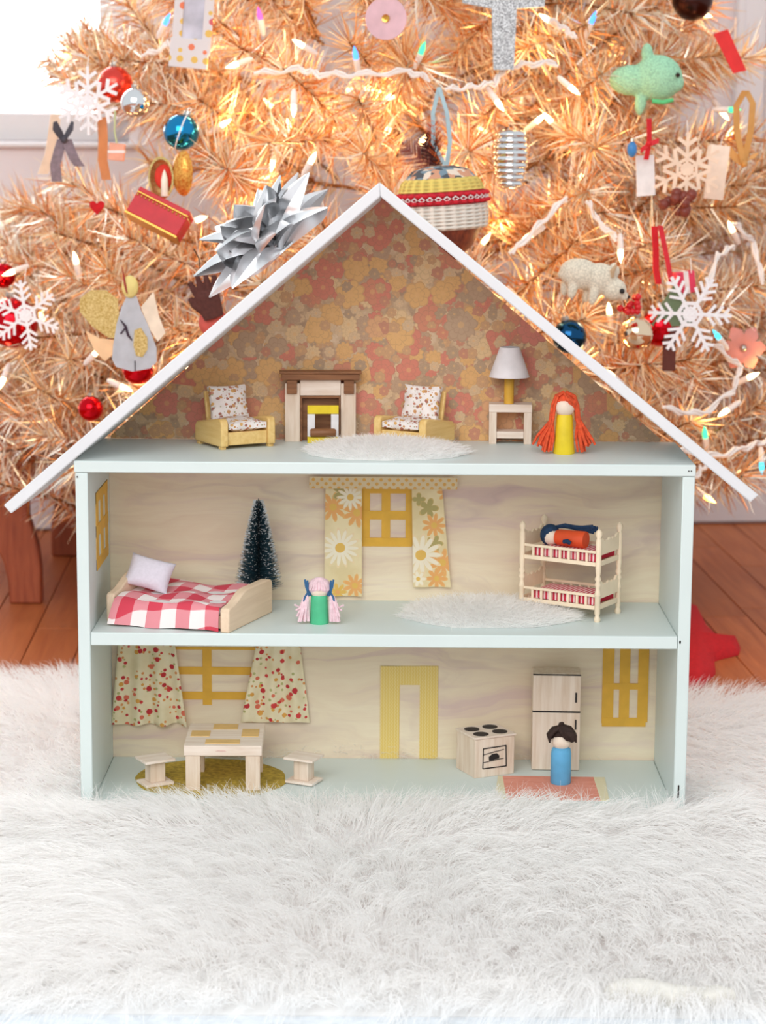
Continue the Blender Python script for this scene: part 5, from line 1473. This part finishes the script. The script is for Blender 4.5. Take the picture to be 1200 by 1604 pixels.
# grey ribbon, cream ribbon, tiny parcel
gv = plain('grey_mauve_velvet', (134, 120, 130), 0.8, gs=200, grain=0.12)
t = orn('velvet_bow', 'grey velvet ribbon bow with hanging tails at the left edge of the tree', 'ribbon bow', 100, 218, 0.05)
k = sz(t, 1); m = MB()
for q in ([(-2, 0), (-8, 18), (-14, 40), (-12, 66)], [(4, 0), (10, 16), (16, 30), (24, 42)]):
    m.strip([Vector(S(x, -2*math.sin(i), -z)) for i, (x, z) in enumerate(q)], Vector((8*k, 2*k, 0)), 0.0012)
m.build('tail', gv, t, ang=60)
m = MB()
for s in (-1, 1):
    m.strip([Vector(S(0, 0, 0)), Vector(S(s*10, -5, 12)), Vector(S(s*16, -3, 20)), Vector(S(s*12, 3, 22)), Vector(S(s*2, 2, 4))], Vector((0, 4*k, 6*k)), 0.0012)
m.ball(S(1, -3, -1), 5.5*k, 12, 8); m.build('bow_loops', plain('dark_grey_velvet', (74, 70, 78), 0.8), t, ang=60)
t = orn('ribbon_streamer', 'long cream satin ribbon streamer left of the grey bow', 'ribbon', 88, 210, 0.03)
k = sz(t, 1); m = MB()
m.strip([Vector(S(0, 0, 30)), Vector(S(-4, -3, 0)), Vector(S(-10, 2, -30)), Vector(S(-22, -2, -62))], Vector((8*k, 3*k, 0)), 0.0008); m.build('streamer', plain('cream_satin', (226, 206, 186), 0.4), t, ang=60)
t = orn('ribbon_streamer', 'copper brown ribbon streamer under the upper left snowflake', 'ribbon', 158, 225, 0.02)
m = MB(); m.strip([Vector(S(2, 0, 40)), Vector(S(4, -3, 8)), Vector(S(2, 2, -25)), Vector(S(8, -2, -55))], Vector((7*k, 3*k, 0)), 0.0008); m.build('streamer', plain('copper_satin', (206, 138, 90), 0.4), t, ang=60)
t = orn('parcel_ornament', 'tiny coral parcel ornament hanging on a green thread', 'ornament', 183, 238, 0.03)
m = MB(); m.box((0, 0, 0), S(24, 14, 26), ry=R(6)); m.build('parcel', plain('coral_paper', (236, 168, 142), 0.7), t, bevel=0.001)
m = MB(); m.tube([S(0, 0, 13), S(-3, 0, 30), S(-2, 1, 62)], 1.6*k, 5); m.build('thread', plain('green_thread', (196, 206, 160), 0.8), t)
m = MB(); m.slab(-13*k, 13*k, -8*k, 8*k, -1.5*k, 2.5*k); m.build('band', M['cord'], t, smooth=False)

# right side: felt tree, berries, ribbons, cards
t = orn('felt_tree_ornament', 'green felt tree ornament with brown trunk below the large snowflake', 'ornament', 1052, 525, 0.04)
k = sz(t, 1)
m = MB(); m.prism(pxpoly([(-34, 14), (-14, 44), (-20, 44), (4, 82), (28, 44), (20, 44), (36, 14)]), -0.0025, 0.0025, 'xz'); m.build('felt_tree', plain('sage_green_felt', (108, 122, 92), 0.95, gs=200), t, ang=30)
m = MB(); m.slab(-13*k, 7*k, -0.003, 0.003, -56*k, 13*k); m.build('trunk', plain('chocolate_felt', (96, 50, 42), 0.95, gs=200), t, bevel=0.001)
m = MB(); m.strip([Vector(S(-2, 0, 80)), Vector(S(-8, 2, 110)), Vector(S(-22, 3, 170))], Vector((4*k, 1*k, 0)), 0.0008); m.build('ribbon_loop', plain('red_satin', (208, 34, 46), 0.5), t)
t = orn('berry_cluster', 'cluster of shiny red berries by the crocheted bear', 'berries', 985, 473, 0.06)
for i in range(14):
    m = MB(); m.ball(S(rt.uniform(-14, 14), rt.uniform(-8, 8), rt.uniform(-16, 16)), 5.5*k, 12, 8); m.build('berry', plain('red_berry', (206, 30, 38), 0.25) if i == 0 else bpy.data.materials['red_berry'], t)
t = orn('dried_berry_cluster', 'cluster of dark reddish brown berries below the birch snowflake', 'berries', 1060, 318, 0.03)
for i in range(16):
    m = MB(); m.ball(S(rt.uniform(-22, 24), rt.uniform(-8, 8), rt.uniform(-16, 16)), 9*k, 12, 8); m.build('berry', plain('dark_berry', (124, 56, 44), 0.4) if i == 0 else bpy.data.materials['dark_berry'], t)
t = orn('red_bow', 'thin red ribbon bow above the white card at right', 'ribbon bow', 1016, 222, 0.05)
m = MB(); m.strip([Vector(S(0, 0, 36)), Vector(S(1, -2, 0)), Vector(S(-3, 1, -28))], Vector((4*k, 1*k, 0)), 0.001); m.strip([Vector(S(-12, 0, -14)), Vector(S(0, -4, -4)), Vector(S(16, -2, 2))], Vector((0, 1*k, 4*k)), 0.001); m.ball(S(0, -3, -3), 5*k, 10, 6); m.build('bow', plain('red_ribbon', (206, 24, 34), 0.6), t, ang=60)
t = orn('blank_card', 'small blank white card hanging under the red ribbon bow', 'card', 1011, 275, 0.02, None, (0, R(-4), R(20)))
m = MB(); m.slab(-16*k, 16*k, -0.0008, 0.0008, -32*k, 32*k); m.build('card', plain('white_card', (238, 232, 230), 0.7), t, smooth=False)
m = MB(); m.tube([S(0, 0, 32), S(1, 2, 44)], 0.8*k, 5); m.build('thread', M['cord'], t)
t = orn('blank_card', 'tall cream paper tag beside the birch snowflake', 'card', 1123, 270, 0.02, None, (0, R(6), R(-12)))
m = MB(); m.slab(-16*k, 16*k, -0.0008, 0.0008, -44*k, 44*k); m.build('card', plain('cream_card', (240, 222, 206), 0.7), t, smooth=False)
m = MB(); m.tube([S(0, 0, 44), S(1, 2, 56)], 0.8*k, 5); m.build('thread', M['cord'], t)
t = orn('bead_ornament', 'tiny bright blue bead ornament beside the red ribbon bow', 'ornament', 990, 234, 0.04)
m = MB(); m.ball(S(0, 0, 0), 9*k, 12, 8, (0.9, 0.8, 1.4)); m.build('bead', plain('blue_lacquer', (62, 128, 190), 0.3), t)
m = MB(); m.lathe([(0.0001, 12*k), (4*k, 12*k), (3*k, 17*k), (0.0001, 18*k)], 10); m.build('cap', M['cap'], t)
t = orn('gold_ribbon', 'golden ribbon loop hanging near the right edge of the tree', 'ribbon', 1165, 205, 0.03)
m = MB()
for s, q in ((-1, [(2, -55), (-12, 0), (-14, 40), (0, 66)]), (1, [(2, -55), (12, 0), (14, 45), (2, 66)])):
    m.strip([Vector(S(x, s*2, z)) for x, z in q], Vector((5.5*k, 2*k, 0)), 0.001)
m.strip([Vector(S(4, 0, -55)), Vector(S(-14, 2, -42)), Vector(S(-28, 0, -26))], Vector((3*k, 1*k, 6*k)), 0.001)
m.strip([Vector(S(4, 0, -55)), Vector(S(12, 2, -44)), Vector(S(24, 0, -40))], Vector((3*k, 1*k, 5*k)), 0.001)
m.ball(S(3, -2, -54), 6*k, 10, 6); m.build('ribbon', plain('gold_satin', (208, 152, 84), 0.45), t, ang=60)
t = orn('red_tag', 'flat bright red paper tag at the top right against the wall', 'tag', 1143, 80, 0.03, None, (0, R(-28), 0))
m = MB(); m.prism(pxpoly([(-11, -36), (11, -42), (13, 34), (-12, 38)]), -0.001, 0.001, 'xz'); m.build('tag', plain('bright_red_paper', (226, 44, 44), 0.6), t, smooth=False)
m = MB(); m.tube([S(0, 0, 35), S(-4, 2, 52)], 0.9*k, 5); m.build('thread', M['cord'], t)
t = orn('sheer_flower', 'reddish sheer fabric flower among the right branches', 'flower ornament', 1164, 545, -0.005)
sf = plain('dusty_pink_organza', (212, 138, 126), 0.6)
for i in range(6):
    a = math.pi/3*i; m = MB(); m.strip([Vector(S(0, 0, 0)), Vector(S(14*math.cos(a), -7, 14*math.sin(a))), Vector(S(28*math.cos(a), -4, 28*math.sin(a))), Vector(S(38*math.cos(a), 4, 38*math.sin(a)))], [Vector((-math.sin(a)*w*k, 0, math.cos(a)*w*k)) for w in (3, 11, 12, 2)], 0.001); m.build('petal', sf, t, ang=60)
m = MB(); m.ball(S(0, -5, 0), 6*k, 10, 8); m.build('flower_centre', M['cap'], t)
t = orn('gift_ornament', 'small pink and red striped paper present above the large snowflake', 'ornament', 1072, 442, 0.04, None, (0, R(-8), R(15)))
m = MB(); m.box((0, 0, 0), S(30, 20, 34)); m.build('box_body', plain('raspberry_paper', (224, 60, 92), 0.5), t, bevel=0.001)
m = MB(); m.slab(-4*k, 4*k, -10.6*k, 10.6*k, -17.5*k, 17.5*k); m.build('ribbon', plain('white_ribbon', (240, 226, 222), 0.5), t, smooth=False)
t = orn('red_ribbon', 'narrow red ribbon hanging between the bear and the pink present', 'ribbon', 1027, 405, 0.045)
m = MB(); m.strip([Vector(S(-3, 0, 50)), Vector(S(0, -2, 10)), Vector(S(1, 1, -16)), Vector(S(6, -1, -40))], Vector((5*k, 1.5*k, 0)), 0.001); m.build('ribbon', bpy.data.materials['red_ribbon'], t, ang=60)
t = orn('heart_ornament', 'small red felt heart above the red box on the left branches', 'ornament', 152, 325, 0.03)
m = MB(); m.prism(pxpoly([(0, -12), (11, 0), (12, 7), (6, 11), (0, 6), (-6, 11), (-12, 7), (-11, 0)]), -0.003, 0.003, 'xz'); m.build('heart', M['red'], t, bevel=0.001)
m = MB(); m.tube([S(0, 0, 7), S(0, 2, 22)], 0.8*k, 5); m.build('thread', M['cord'], t)
